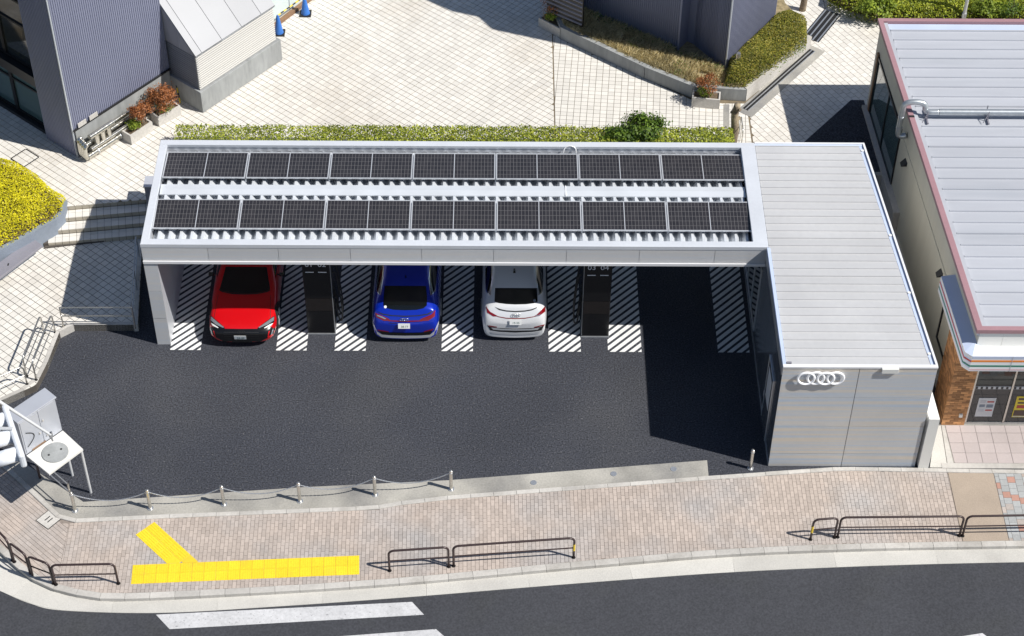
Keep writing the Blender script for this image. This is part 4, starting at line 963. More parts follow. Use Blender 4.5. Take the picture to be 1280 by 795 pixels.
MB().prism([(xw(YF)+cw_+.005, YF+cw_+.02), (xw(YF)+cw_+.13, YF+cw_+.02), (xw(YB)+cw_+.13, YB-cw_-.02), (xw(YB)+cw_+.005, YB-cw_-.02)], HS-.13, HS-.045).build('eave_flashing', 'store_roof', sh)
MB().box((xw(YB)+cw_+.1, YB-cw_-.28, HS-.135), (XE, YB-cw_-.01, HS-.10)).build('back_gutter', 'awning_blue', sh)
def on_y(px, py, y):
    d = CR @ Vector(((px-640)/F_PX, -(py-397)/F_PX, -1)); return CAM+d*((y-CAM.y)/d.y)
def on_x(px, py, x):
    d = CR @ Vector(((px-640)/F_PX, -(py-397)/F_PX, -1)); return CAM+d*((x-CAM.x)/d.x)
# white facade panels over the awning
zt_aw = on_y(1240, 432, YF+.05).z
x = xw(YF)+.10
k = 0
while x < XE-.2:
    x2 = x+.62; MB().box((x+.004, YF+.045, zt_aw-.25), (min(x2, XE)-.004, YF+.062, HS-.135)).build('facade_panel', 'white_panel', sh); x = x2; k += 1
# awning: front run and side run
YA = YF-.34; zb_aw = on_y(1240, 463.5, YA).z; ztf = on_y(1240, 445, YA).z
XA = on_y(1211, 463, YA).x
yse = U(1181, 345, ztf).y
aw = MB().add([(XA, YA, ztf), (XE, YA, ztf), (XE, YF+.045, zt_aw), (XA+.30, YF+.045, zt_aw), (XA, YA, zb_aw), (XE, YA, zb_aw), (XE, YF+.5, zb_aw), (XA+.30, YF+.5, zb_aw)],
              [(0,1,2,3),(4,5,1,0),(7,6,5,4),(0,3,7,4)]).build('awning', 'awning_white', sh)
for f0, f1, mt in ((.0, .17, 'awning_blue'), (.26, .38, 'st_orange'), (.60, .70, 'st_green'), (.86, .93, 'st_pink')):
    MB().box((XA+.003, YA-.004, ztf+(zb_aw-ztf)*f1), (XE, YA-.0005, ztf+(zb_aw-ztf)*f0)).build('stripe', mt, aw)
for xx in (on_y(1264, 455, YA).x, on_y(1264, 455, YA).x+1.8, on_y(1264, 455, YA).x+3.6): MB().box((xx-.006, YA-.007, zb_aw), (xx+.006, YA-.0045, ztf)).build('seam', 'cabinet', aw)
# side awning follows the slanting wall
def xs(y): return xw(y)-.26
cx0 = XA-.16
awl = MB().add([(cx0, YA+.16, ztf), (xs(yse), yse, ztf), (xw(yse)+.11, yse, zt_aw+.1), (xw(YF)+.11, YF+.2, zt_aw+.1), (cx0, YA+.16, zb_aw), (xs(yse), yse, zb_aw), (xw(yse)+.11, yse, zb_aw), (xw(YF)+.11, YF+.2, zb_aw),
                (XA-.001, YA, ztf), (XA-.001, YA, zb_aw), (XA+.30, YF+.05, zt_aw)],
               [(0,3,2,1),(0,1,5,4),(5,1,2,6),(4,5,6,7),(8,0,4,9),(8,10,3,0),(9,4,7)]).build('awning', 'awning_blue', sh)
dirw = Vector((xs(yse)-cx0, yse-(YA+.16), 0)); lw = dirw.length; dirw.normalize(); nw = Vector((-dirw.y, dirw.x, 0))
for f0, f1, mt in ((.0, .20, 'awning_white'), (.30, .40, 'st_red'), (.45, .56, 'awning_white'), (.62, .72, 'st_green'), (.80, .98, 'awning_white')):
    a = Vector((cx0, YA+.16, 0)); c_ = a+dirw*(lw/2)+nw*.003; zc_ = ztf+(zb_aw-ztf)*(f0+f1)/2
    MB().obox((c_.x, c_.y, zc_), dirw*(lw/2), nw*.002, (0, 0, (ztf-zb_aw)*(f1-f0)/2)).build('stripe', mt, awl)
    c2 = (Vector((cx0, YA+.16, 0))+Vector((XA, YA, 0)))/2; dd = (Vector((XA, YA, 0))-Vector((cx0, YA+.16, 0))); n3 = Vector((dd.y, -dd.x, 0)).normalized()
    if mt != 'awning_blue': MB().obox((c2.x+n3.x*.003, c2.y+n3.y*.003, zc_), dd*.5, n3*.002, (0, 0, (ztf-zb_aw)*(f1-f0)/2)).build('stripe', mt, awl)
# brick pillar: core + bricks on the two visible faces
bx0, bx1, by0, by1, bz = 21.51, 22.13, -2.92, -1.75, 2.95
pil = MB().box((bx0+.018, by0+.018, 0), (bx1-.004, by1, bz)).build('brick_pillar', 'mortar', sh)
nrow = 40; rh = bz/nrow
for r in range(nrow):
    off = (r % 2)*.105; xx = bx0-off
    while xx < bx1:
        a, b = max(xx, bx0)+.004, min(xx+.21, bx1)-.004
        if b-a > .03: MB().box((a, by0+random.uniform(-.003, .003), r*rh+.004), (b, by0+.02, (r+1)*rh-.004)).build('brick', 'brick', pil)
        xx += .21
    if r % 2 == 0:
        pass
mbk = MB()
for r in range(nrow):
    yy = by0+.02-(r % 2)*.105
    while yy < by1:
        a, b = max(yy, by0+.02)+.004, min(yy+.21, by1)-.004
        if b-a > .03: mbk.box((bx0+random.uniform(-.003, .003), a, r*rh+.004), (bx0+.02, b, (r+1)*rh-.004))
        yy += .21
mbk.build('side_brick', 'brick', pil)
p = on_y(1201, 519, by0-.03); MB().box((p.x-.045, by0-.05, p.z-.055), (p.x+.045, by0-.004, p.z+.055)).build('outlet_box', 'white_panel', pil)
# shop window front
yg = -2.86
MB().box((bx1, yg-.02, 0), (XE, -2.74, .10)).build('sill', 'planter', sh)
xx = bx1+.02; k = 0
while xx < 31:
    x2 = xx+1.02
    g = MB().box((xx+.03, yg, .10), (x2-.03, yg+.015, bz)).build('window', 'glass', sh)
    MB().box((xx-.02, yg-.03, .10), (xx+.03, yg+.03, bz)).build('mullion', 'steel', g)
    MB().box((xx+.03, yg-.012, 1.40), (x2-.03, yg-.003, 1.50)).build('safety_strip', 'poster_white', g)
    for q in range(7): MB().box((xx+.05+q*.135, yg-.016, 1.41), (xx+.11+q*.135, yg-.013, 1.49)).build('strip_mark', 'frame_black', g)
    if k == 0:
        po = MB().box((xx+.22, yg-.014, .32), (xx+.68, yg-.004, 1.05)).build('poster', 'poster_white', g)
        po['label'] = 'pale notice sheet with small printed blocks'
    if k == 1:
        po = MB().box((xx+.20, yg-.014, .30), (xx+.78, yg-.004, 1.12)).build('poster', 'poster_yellow', g)
        po['label'] = 'yellow poster with dark printed lower half'
    xx = x2; k += 1
wins = [o for o in bpy.data.objects if o.parent == sh and o.name.startswith('window')]
def strips(x0, x1, zs_, mts):
    for (z0, z1), mt in zip(zs_, mts):
        w_ = wins[0] if x0 < bx1+1 else wins[1]
        MB().box((x0, yg-.018, z0), (x1, yg-.0145, z1)).build('print', mt, w_)
a = bx1+.02
strips(a+.27, a+.42, [(.86, .96), (.70, .80), (.52, .62)], ['cabinet', 'concrete_blue', 'cabinet'])
strips(a+.46, a+.64, [(.88, .93), (.68, .80), (.55, .60)], ['poster_red', 'concrete_blue', 'poster_red'])
b = a+1.02
strips(b+.22, b+.76, [(.36, .58), (.32, .345)], ['poster_dark', 'poster_white'])
strips(b+.26, b+.70, [(.66, .78), (.84, .90), (.98, 1.06)], ['poster_red', 'poster_dark', 'poster_dark'])
# side wall details: dark window with poster, back window, lamps, vent pipe
def wallbox(y0, y1, z0, z1, d0, d1, mt, name, par):
    a, b = Vector((xw(y0)+.10, y0, 0)), Vector((xw(y1)+.10, y1, 0)); t = (b-a).normalized(); n_ = Vector((-t.y, t.x, 0)); c = (a+b)/2+n_*((d0+d1)/2)
    return MB().obox((c.x, c.y, (z0+z1)/2), t*((b-a).length/2), n_*((d1-d0)/2), (0, 0, (z1-z0)/2)).build(name, mt, par)
g = wallbox(-1.70, -.55, 1.0, 2.75, -.01, .02, 'glass', 'side_window', sh)
for y0, y1, z0, z1 in ((-1.74, -1.62, .95, 2.8), (-.60, -.50, .95, 2.8), (-1.62, -.60, 2.68, 2.8), (-1.62, -.60, .95, 1.06)): wallbox(y0, y1, z0, z1, -.01, .05, 'frame_black', 'frame', g)
wallbox(-1.45, -.95, 1.5, 2.3, .021, .028, 'poster_white', 'notice', g)
y_a, y_b = 5.9, 9.2
g = wallbox(y_a, y_b, Z2+.12, 3.0, -.01, .02, 'glass_teal', 'back_window', sh)
for y0, y1, z0, z1 in ((y_a-.06, y_a, Z2, 3.08), (y_b, y_b+.06, Z2, 3.08), (y_a, y_b, 3.0, 3.08), ((y_a+y_b)/2-.03, (y_a+y_b)/2+.03, Z2+.12, 3.0), (y_a, y_b, Z2+.02, Z2+.12)): wallbox(y0, y1, z0, z1, -.01, .05, 'frame_black', 'frame', g)
wallbox(y_b+.06, y_b+.20, Z2, 3.15, -.01, .07, 'wood', 'timber_post', sh)
wallbox(4.6, 9.6, 0, Z2+.10, 0, .20, 'concrete', 'plinth', sh)
wallbox(-1.7, 4.6, 0, .22, 0, .12, 'concrete', 'plinth', sh)
def wall_hit(px, py):
    best = None
    for y in np.arange(-3, 9.5, .02):
        p = on_y(px, py, y)
        if best is None or abs(p.x-xw(y)-.1) < best[0]: best = (abs(p.x-xw(y)-.1), p)
    return best[1]
for px, py in ((1133, 204), (1178, 342)):
    p = wall_hit(px, py); MB().add([(p.x+.0, p.y-.13, p.z), (p.x+.0, p.y+.13, p.z), (p.x-.17, p.y+.10, p.z-.04), (p.x-.17, p.y-.10, p.z-.04), (p.x, p.y-.13, p.z+.14), (p.x, p.y+.13, p.z+.14)], [(0,1,2,3),(4,3,2,5),(0,3,4),(1,5,2),(0,4,5,1)]).build('wall_lamp', 'black_matt', sh)
p = wall_hit(1108, 169); t_ = Vector((xw(1)-xw(0), 1, 0)).normalized(); n_ = Vector((-t_.y, t_.x, 0))
MB().add([(p+n_*.012+t_*u*.16+Vector((0, 0, v*.16))) for u, v in ((1, 0), (0, 1), (-1, 0), (0, -1))]+[(p+t_*u*.16+Vector((0, 0, v*.16))) for u, v in ((1, 0), (0, 1), (-1, 0), (0, -1))], [(0,1,2,3),(4,5,1,0),(5,6,2,1),(6,7,3,2),(7,4,0,3)]).build('diamond_sign', 'pink_trim', sh)
# vent pipe over the cornice and along the roof
yp = U(1131, 128, 4.45).y
p0 = wall_hit(1123, 168)
vp = thing('vent_pipe', 'silver vent pipe bending over the pink trim and running along the roof', 'pipe', (p0.x, yp, 3.2))
xo = xw(yp)-.14; zt = 4.42
run = [Vector((xo+.22, yp-.05, 3.30)), Vector((xo+.04, yp-.02, 3.26)), Vector((xo-.02, yp, 3.40)), Vector((xo-.02, yp, 4.2)), Vector((xo+.02, yp, zt-.02)), Vector((xo+.16, yp, zt+.05)), Vector((xo+.42, yp, zt+.05)), Vector((xo+.58, yp-.02, zt-.02)), Vector((xo+.62, yp-.05, zt-.2)), Vector((xo+.74, yp-.10, zt-.22)), Vector((xo+1.0, yp-.10, zt-.22))]
MB().tube(crom3(run, 5), .085, 12).build('elbow_pipe', 'duct_dull', vp, smooth=True)
MB().tube([(xo+1.0, yp-.10, zt-.22), (XE, yp-.10, zt-.22)], .095, 14).build('straight_pipe', 'duct_dull', vp, smooth='auto')
for z in (3.55, 3.95): MB().tube([(xo-.02, yp, z-.02), (xo-.02, yp, z+.02)], .10, 12).build('pipe_clip', 'steel_dull', vp)
xs0 = U(1160, 150, 4.1).x; xs1 = U(1236, 150, 4.1).x
for k in range(6):
    xx = xs0+(xs1-xs0)*k
    if xx < XE-.3: MB().box((xx-.02, yp-.42, HS-.09), (xx+.02, yp+.22, HS-.05)).tube([(xx, yp+.03, HS-.06), (xx, yp+.03, zt-.08)], .015, 5).tube([(xx, yp-.23, HS-.06), (xx, yp-.23, zt-.10)], .015, 5).tube([(xx-.16, yp-.38, HS-.07), (xx, yp-.23, zt-.12)], .012, 5).build('pipe_support', 'slate', vp)
MB().box((xw(yp)+.0, yp-.22, HS+.002), (xw(yp)+.16, yp-.14, HS+.012)).build('flashing_gap', 'black_matt', vp)
# forecourt of the shop
fc = struct(MB().prism([(21.0, -4.43), (XE, -4.45), (XE, -2.7), (21.45, -2.7)], -.02, .018).build('forecourt', 'apron'))
tiles([(21.66, -4.27), (XE, -4.27), (XE, -2.94), (21.62, -2.94)], .03, 0, .405, .355, .010, fc, 'pink_tile', 'forecourt_tile', nobj=60, pick=lambda c: c[0], org=(21.60, -4.27))
MB().prism([(20.98, -4.42), (21.44, -4.42), (21.50, -2.95), (21.36, -2.95)], .0, .028).build('corner_slab', 'gutter', fc)
MB().prism([(21.46, -4.42), (21.62, -4.42), (21.60, -2.95), (21.515, -2.95)], .0, .034).build('border_slab', 'concrete', fc)
MB().box((21.30, -4.452, -.02), (XE, -4.28, .036)).build('border_slab', 'concrete', fc)
# low concrete wall in the gap between annex and shop
cwall = MB().prism([(20.66, -4.45), (20.93, -4.45), (20.72, -.6), (20.42, -.6)], 0, 1.95).build('concrete_wall', 'white_panel')
tag(cwall, 'smooth pale concrete wall end between metal annex and shop', 'wall')

# ================================================================== BUILDINGS AROUND THE PLAZA
A5 = rad(50.5); u5 = Vector((math.cos(A5), math.sin(A5), 0)); v5 = Vector((-u5.y, u5.x, 0))
c0 = U(97, 196, Z2); c0.z = 0
BH = 10.
lb = thing('ribbed_building', 'blue grey ribbed metal building corner with tall windows and shiny pipes', 'building', (c0.x, c0.y, Z2))
L1 = 3.95; L2 = 1.40; zpl = Z2+1.05
e1 = c0+u5*L1; e2 = c0+v5*L2
MB().prism([(c0+u5*.02+v5*.02).xy[:], (e1+v5*.02).xy[:], (e1+v5*9).xy[:], (c0+u5*.5+v5*9).xy[:], (c0+u5*.5+v5*1.40).xy[:], (c0+u5*.02+v5*1.38).xy[:]], Z2, BH-.05).build('core', 'navy', lb)
ribsheet(MB(), c0.xy[:], e1.xy[:], zpl, BH, .075, .022, (u5.y, -u5.x)).build('ribbed_wall', 'navy', lb)
ribsheet(MB(), e2.xy[:], c0.xy[:], Z2+.02, BH, .075, .022, (-u5.x, -u5.y)).build('ribbed_wall', 'navy', lb)
MB().obox((c0.x, c0.y, (Z2+BH)/2), u5*.022, v5*.022, (0, 0, (BH-Z2)/2)).build('corner_trim', 'navy_edge', lb)
nr5 = Vector((u5.y, -u5.x, 0))
cc = c0+u5*(L1/2)+nr5*.03; MB().obox((cc.x, cc.y, Z2+.52), u5*(L1/2-.06), nr5*.028, (0, 0, .5)).build('plinth', 'concrete_dark', lb)
cc = c0+u5*(L1/2)+nr5*.035; MB().obox((cc.x, cc.y, zpl-.02), u5*(L1/2), nr5*.04, (0, 0, .02)).build('drip_edge', 'black_matt', lb)
for k in (.35, .8):
    cc = c0+u5*k+nr5*.06; MB().obox((cc.x, cc.y, Z2+1.12), u5*.16, nr5*.012, (0, 0, .09)).build('cover_plate', 'planter', lb)
# tall window front, set back from the corner
n2v = -u5
for row, (z0, z1) in enumerate(((Z2+.12, 2.75), (3.15, 5.6), (5.8, 8.2))):
    for k in range(4):
        a = L2+.05+k*1.55; cc = c0+v5*(a+.775)+u5*.30
        g = MB().obox((cc.x, cc.y, (z0+z1)/2), v5*.76, u5*.012, (0, 0, (z1-z0)/2)).build('window', 'glass_teal' if row == 0 else 'glass', lb)
        for s in (-1, 1):
            q = cc+v5*(.74*s)-u5*.03; MB().obox((q.x, q.y, (z0+z1)/2), v5*.035, u5*.03, (0, 0, (z1-z0)/2)).build('frame', 'frame_black', g)
        for z in (z0+.04, z1-.04, (z0+z1)/2+.3 if row else z1-.5):
            q = cc-u5*.03; MB().obox((q.x, q.y, z), v5*.705, u5*.025, (0, 0, .035)).build('frame', 'frame_black', g)
cc = c0+v5*(L2+3.1)+u5*.18; MB().obox((cc.x, cc.y, 2.95), v5*3.1, u5*.16, (0, 0, .18)).build('spandrel', 'frame_black', lb)
cc = c0+v5*(L2+3.1)+u5*.22; MB().obox((cc.x, cc.y, Z2+.06), v5*3.1, u5*.12, (0, 0, .06)).build('sill', 'frame_black', lb)
cc = c0+v5*5+u5*2; MB().prism([(c0).xy[:], (e1).xy[:], (e1+v5*9).xy[:], (c0+v5*9).xy[:]], BH, BH+.15).build('roof', 'steel_dull', lb)
# shiny insulated pipes at the foot
def pp(t, out, z): q = c0+u5*t+nr5*(.06+out); return Vector((q.x, q.y, Z2+z))
for rr_, out, z, t0, t1 in ((.10, .30, .14, .10, 2.9), (.085, .12, .40, .10, 3.3), (.07, .34, .36, .25, 1.9), (.06, .14, .62, .6, 3.0)):
    MB().tube([pp(t0, out, z), pp(t1, out, z)], rr_, 12).build('pipe', 'duct', lb, smooth='auto')
for k in range(4):
    MB().tube(crom3([pp(.05, .10+.10*k*.8, .12), pp(.02, .12+.1*k*.8, .35), pp(.04, .12+.1*k*.8, .72-.05*k), pp(.14, .12+.1*k*.8, .78-.05*k)], 4), .065, 10).build('bent_pipe', 'duct', lb, smooth=True)
for k in range(3):
    MB().tube([pp(.55+.24*k, .30, .30), pp(.55+.24*k, .30, .72)], .09, 12).build('valve', 'duct', lb, smooth='auto')
MB().tube([pp(.3, .30, .78), pp(1.25, .30, .78)], .085, 12).build('pipe', 'duct', lb, smooth='auto')
for t in (.5, 1.4, 2.3): MB().tube([pp(t-.02, .30, .14), pp(t+.02, .30, .14)], .115, 12).build('pipe_band', 'steel_dull', lb)

# vent house with louvres
vc = U(254, 141, Z2); vc.z = 0
VL = 3.52; VD = 2.2; zb1 = Z2+.80; zeave = zb1+1.33; zr = zeave+1.55; dr_ = 1.55
vh = thing('vent_house', 'pale metal vent house with louvred sides on a concrete base', 'vent', (vc.x, vc.y, Z2))
def vpt(a, b): q = vc+u5*a+v5*b; return (q.x, q.y)
MB().prism([vpt(0, 0), vpt(VL, 0), vpt(VL, VD), vpt(0, VD)], Z2, zb1).build('concrete_base', 'concrete_dark', vh, bevel=.015)
MB().prism([vpt(.16, .16), vpt(VL-.2, .16), vpt(VL-.2, VD), vpt(.16, VD)], zb1, zeave).build('core', 'black_matt', vh)
nl = 16
for k in range(nl):
    z = zb1+.02+k*(zeave-zb1-.03)/nl; hh = (zeave-zb1)/nl
    q = vc+u5*(VL/2-.02)+v5*.12; MB().obox((q.x, q.y, z+hh*.5), u5*(VL/2-.10), v5*.036+Vector((0, 0, .020)), (0, 0, .016)).build('louvre', 'louver', vh)
    q = vc+u5*.12+v5*(VD/2+.05); MB().obox((q.x, q.y, z+hh*.5), u5*.032+Vector((0, 0, .012)), v5*(VD/2-.05), (0, 0, .014)).build('louvre', 'vent_metal', vh)
# roof: sloping sheets from eave to ridge, gable side
nsheet = 4
zr0 = zeave+.02
def rp(a, b, lift=0.): q = vc+u5*a+v5*b; return (q.x, q.y, zr0+(b-.05)*(zr-zeave)/dr_+lift)
edges = [.04, .30, 1.15, 2.0, 2.85, VL-.06]
for a, b in zip(edges[:-1], edges[1:]):
    MB().add([rp(a+.008, .05), rp(b-.008, .05), rp(b-.008, dr_), rp(a+.008, dr_), rp(a+.008, .05, -.05), rp(b-.008, .05, -.05), rp(b-.008, dr_, -.05), rp(a+.008, dr_, -.05)], [(0,1,2,3),(5,4,7,6),(4,5,1,0),(5,6,2,1),(6,7,3,2),(7,4,0,3)]).build('roof_sheet', 'vent_metal', vh)
MB().add([rp(.06, .05, -.06), rp(VL-.08, .05, -.06), rp(VL-.08, dr_, -.06), rp(.06, dr_, -.06), (*vpt(.06, dr_), zeave), (*vpt(VL-.08, dr_), zeave), (*vpt(.06, .05), zeave), (*vpt(VL-.08, .05), zeave)], [(0,1,2,3),(3,4,6,0),(1,7,5,2),(2,5,4,3),(6,7,1,0)]).build('gable', 'navy_edge', vh)
MB().add([rp(.05, .08, -.10)]+[(*vpt(.05, .08), zeave+.0), (*vpt(.05, .74), zeave), rp(.05, .74, -.1)], [(0,1,2,3)]).build('gable_sheet', 'vent_metal', vh)
MB().add([(*vpt(.05, .755), zeave), (*vpt(.05, dr_-.02), zeave), rp(.05, dr_-.02, -.1), rp(.05, .755, -.1)], [(0,1,2,3)]).build('gable_sheet', 'vent_metal', vh)

# white site boards, striped bars and blue cones behind the vent house
bd = thing('site_board', 'white site board standing behind the vent house', 'board', (*U(352, 30, Z2).xy, Z2))
q0, q1 = U(345, 38, Z2), U(400, -4, Z2); dq = (q1-q0).normalized(); nq = Vector((dq.y, -dq.x, 0))
for k in range(3):
    a = q0+dq*(.02+1.0*k)-nq*.25+dq*.48; MB().obox((a.x, a.y, Z2+.95), dq*.48, nq*.02, (0, 0, .9)).build('board_panel', 'board', bd)
    MB().obox((a.x+dq.x*.49, a.y+dq.y*.49, Z2+.95), dq*.015, nq*.03, (0, 0, .93)).build('post', 'steel_dull', bd)
MB().obox(*[(q0+dq*1.4-nq*.2+Vector((0, 0, .06))), dq*1.5, nq*.10, (0, 0, .06)]).build('footing', 'wood', bd)
def cone(px, py, label):
    p = U(px, py, Z2); t = thing('traffic_cone', label, 'cone', (p.x, p.y, Z2), 'blue cones behind the vent house')
    MB().box((p.x-.19, p.y-.19, Z2+.003), (p.x+.19, p.y+.19, Z2+.04)).build('base', 'black_matt', t, bevel=.01)
    MB().tube([(p.x, p.y, Z2+.04), (p.x, p.y, Z2+.10), (p.x, p.y, Z2+.68), (p.x, p.y, Z2+.72)], [.15, .135, .045, .03], 16).build('body', 'cone', t, smooth='auto'); return p
ca_, cb_ = cone(382, 17, 'blue traffic cone at the open end of the striped bar'), cone(349, 41, 'blue traffic cone partly hidden by the vent house corner')
def zbar(a, b, z0, z1, label):
    t = thing('barrier_bar', label, 'barrier', tuple(a)); n_ = 9
    a = Vector((a[0], a[1], z0)); b = Vector((b[0], b[1], z1))
    for k in range(n_): MB().tube([a.lerp(b, k/n_), a.lerp(b, (k+.98)/n_)], .022, 8).build('band', 'bar_yellow' if k % 2 == 0 else 'black_matt', t)
zbar((ca_.x, ca_.y, Z2), (cb_.x, cb_.y, Z2), Z2+.70, Z2+.70, 'yellow and black striped bar laid across two blue cones')
pa, pb = U(212, 72, Z2+1.2), U(227, 133, Z2)
zbar((pb.x-.05, pb.y+.12, Z2), (pb.x-.32, pb.y+.9, Z2), Z2+.05, Z2+1.25, 'yellow and black striped pole leaning by the louvres')

# second ribbed building in the raised bed
b2 = [U(722, 4, 1.4), U(850, 58, 1.4), U(846, 50, 1.4), U(908, 82, 1.4), U(968, 22, 1.4)]
rb = thing('ribbed_building', 'blue grey ribbed metal tower standing in the raised planting bed', 'building', (b2[3].x, b2[3].y, 1.0))
w0 = Vector((11.3, 14.75)); w1 = U(848, 57, 1.35).xy; w2 = U(851, 47, 1.35).xy; w3 = U(907, 82, 1.35).xy; w4 = U(968, 24, 1.35).xy
dirl = (w3-w1).normalized(); w0 = w1-dirl*4.2; perp = Vector((-dirl.y, dirl.x)) if dirl.x*0-dirl.y*0 >= 0 else None
perp = Vector((-dirl.y, dirl.x)); perp = perp if perp.y > 0 else -perp
w2 = w1+perp*.55; w3b = w3
pts = [w0, w1, w2, w2+dirl*.25, w3, w4, w4-dirl*5+perp*1.5, w0+perp*3]
MB().prism([tuple(p) for p in pts], .9, BH-.05).build('core', 'navy', rb)
ribsheet(MB(), tuple(w0), tuple(w1), 1.0, BH, .075, .022, tuple(-perp)).build('ribbed_wall', 'navy', rb)
ribsheet(MB(), tuple(w2+dirl*.25), tuple(w3), 1.0, BH, .075, .022, tuple(-perp)).build('ribbed_wall', 'navy', rb)
dr2 = (w4-w3).normalized(); ribsheet(MB(), tuple(w3), tuple(w4), 1.0, BH, .075, .022, (dr2.y, -dr2.x)).build('ribbed_wall', 'navy', rb)
MB().obox((w3.x, w3.y, (1+BH)/2), (dirl.x*.02, dirl.y*.02, 0), (perp.x*.02, perp.y*.02, 0), (0, 0, (BH-1)/2)).build('corner_trim', 'navy_edge', rb)
MB().obox((w1.x, w1.y, (1+BH)/2), (dirl.x*.03, dirl.y*.03, 0), (perp.x*.03, perp.y*.03, 0), (0, 0, (BH-1)/2)).build('corner_trim', 'navy', rb)
MB().prism([tuple(p) for p in pts], BH, BH+.12).build('roof', 'steel_dull', rb)
g_ = U(715, 5, 2.2); lv = MB().obox((g_.x-.2, g_.y+.3, 2.3), (dirl.x*.7, dirl.y*.7, 0), (perp.x*.03, perp.y*.03, 0), (0, 0, .9)).build('louvre_panel', 'frame_black', rb)
for k in range(10): MB().obox((g_.x-.2-perp.x*.04, g_.y+.3-perp.y*.04, 1.5+k*.17), (dirl.x*.68, dirl.y*.68, 0), (perp.x*.02, perp.y*.02, .02), (0, 0, .01)).build('louvre', 'slate', lv)

# ================================================================== PLANTING
def inpoly(P, poly):
    x, y = P[:, 0], P[:, 1]; c = np.zeros(len(P), bool); n = len(poly)
    for i in range(n):
        (x0, y0), (x1, y1) = poly[i-1], poly[i]
        m = ((y0 > y) != (y1 > y)) & (x < (x1-x0)*(y-y0)/((y1-y0) if y1 != y0 else 1e-9)+x0); c ^= m
    return c
def edge_dist(P, poly):
    d = np.full(len(P), 1e9)
    for i in range(len(poly)):
        a, b = np.array(poly[i-1]), np.array(poly[i]); t = np.clip(((P[:, :2]-a)@(b-a))/((b-a)@(b-a)+1e-9), 0, 1)
        d = np.minimum(d, np.linalg.norm(P[:, :2]-(a+t[:, None]*(b-a)), axis=1))
    return d
def lump(P, seed=0, s=1.6):
    x, y = P[:, 0]*s+seed, P[:, 1]*s-seed
    return (np.sin(x*1.7+y*.6)+np.sin(y*2.3-x*.9)+np.sin(x*3.7+1.3)*.5+np.sin(y*4.1+x*2.2)*.5)/3
def bed(poly, n, ztop, round_=.25, lumpy=.06, zb=.4, seed=0, under=.35):
    """points over a clipped, rounded shrub mass with polygon footprint"""
    mn, mx = np.min(poly, 0), np.max(poly, 0); P = rng.uniform((*mn, 0), (*mx, 1), (n*4, 3)); P = P[inpoly(P, poly)][:n]
    d = edge_dist(P, poly); h = np.sqrt(np.clip(1-(1-np.clip(d/round_, 0, 1))**2, 0, 1))
    top = ztop+lumpy*lump(P, seed)-(1-h)*zb
    N = np.zeros_like(P); N[:, 2] = 1
    P[:, 2] = top-np.abs(rng.normal(0, .035, len(P)))-(rng.random(len(P)) < under)*rng.uniform(0, .22, len(P))
    return P, N
def blades(name, mt, parent, P, h, wd, lean=.35, kind='stuff'):
    n = len(P); a = rng.uniform(0, 6.283, n); dirn = np.c_[np.cos(a), np.sin(a), np.zeros(n)]; sd = np.c_[-np.sin(a), np.cos(a), np.zeros(n)]
    hh = h*rng.uniform(.5, 1.3, n)[:, None]; ln = rng.uniform(0, lean, n)[:, None]*hh*2; up = np.array([[0, 0, 1.]])
    v = np.empty((n, 4, 3)); v[:, 0] = P-sd*wd*.5; v[:, 1] = P+sd*wd*.5; v[:, 2] = P+up*hh*.6+dirn*ln*.35+sd*wd*.4; v[:, 3] = P+up*hh+dirn*ln
    me = bpy.data.meshes.new(name); me.vertices.add(n*4); me.vertices.foreach_set('co', (v.reshape(-1, 3)-np.array(wofs(parent))).ravel()); me.loops.add(n*4); me.loops.foreach_set('vertex_index', np.arange(n*4)); me.polygons.add(n)
    me.polygons.foreach_set('loop_start', np.arange(n)*4); me.polygons.foreach_set('loop_total', np.full(n, 4)); me.update(calc_edges=True); me.materials.append(M[mt])
    o = bpy.data.objects.new(name, me); COL.objects.link(o); o.parent = parent
    if kind: o['kind'] = kind
    return o
def stems(name, parent, base, tips, r0=.02, r1=.006, mt='bark'):
    mb = MB()
    for b_, t_ in zip(base, tips):
        b_, t_ = Vector(b_), Vector(t_); m_ = b_.lerp(t_, .5)+Vector(rng.normal(0, .03, 3)); mb.tube([b_, m_, t_], [r0, (r0+r1)/2, r1], 5, cap=False)
    return mb.build(name, mt, parent)
def fluff(c, r, n, seed=0, squash=(1, 1, 1), shell=.55):
    """points in a lumpy ball, denser near the skin, in clumps"""
    k = 26; cl = rng.normal(0, 1, (k, 3)); cl /= np.linalg.norm(cl, axis=1, keepdims=True); cl *= rng.uniform(.45, .95, k)[:, None]
    cl[:, 2] = np.abs(cl[:, 2])*1.0-.15
    P = cl[rng.integers(0, k, n)]+rng.normal(0, .17, (n, 3)); N = P/np.linalg.norm(P, axis=1, keepdims=True)
    return np.array(c)+P*np.array(squash)*r, N

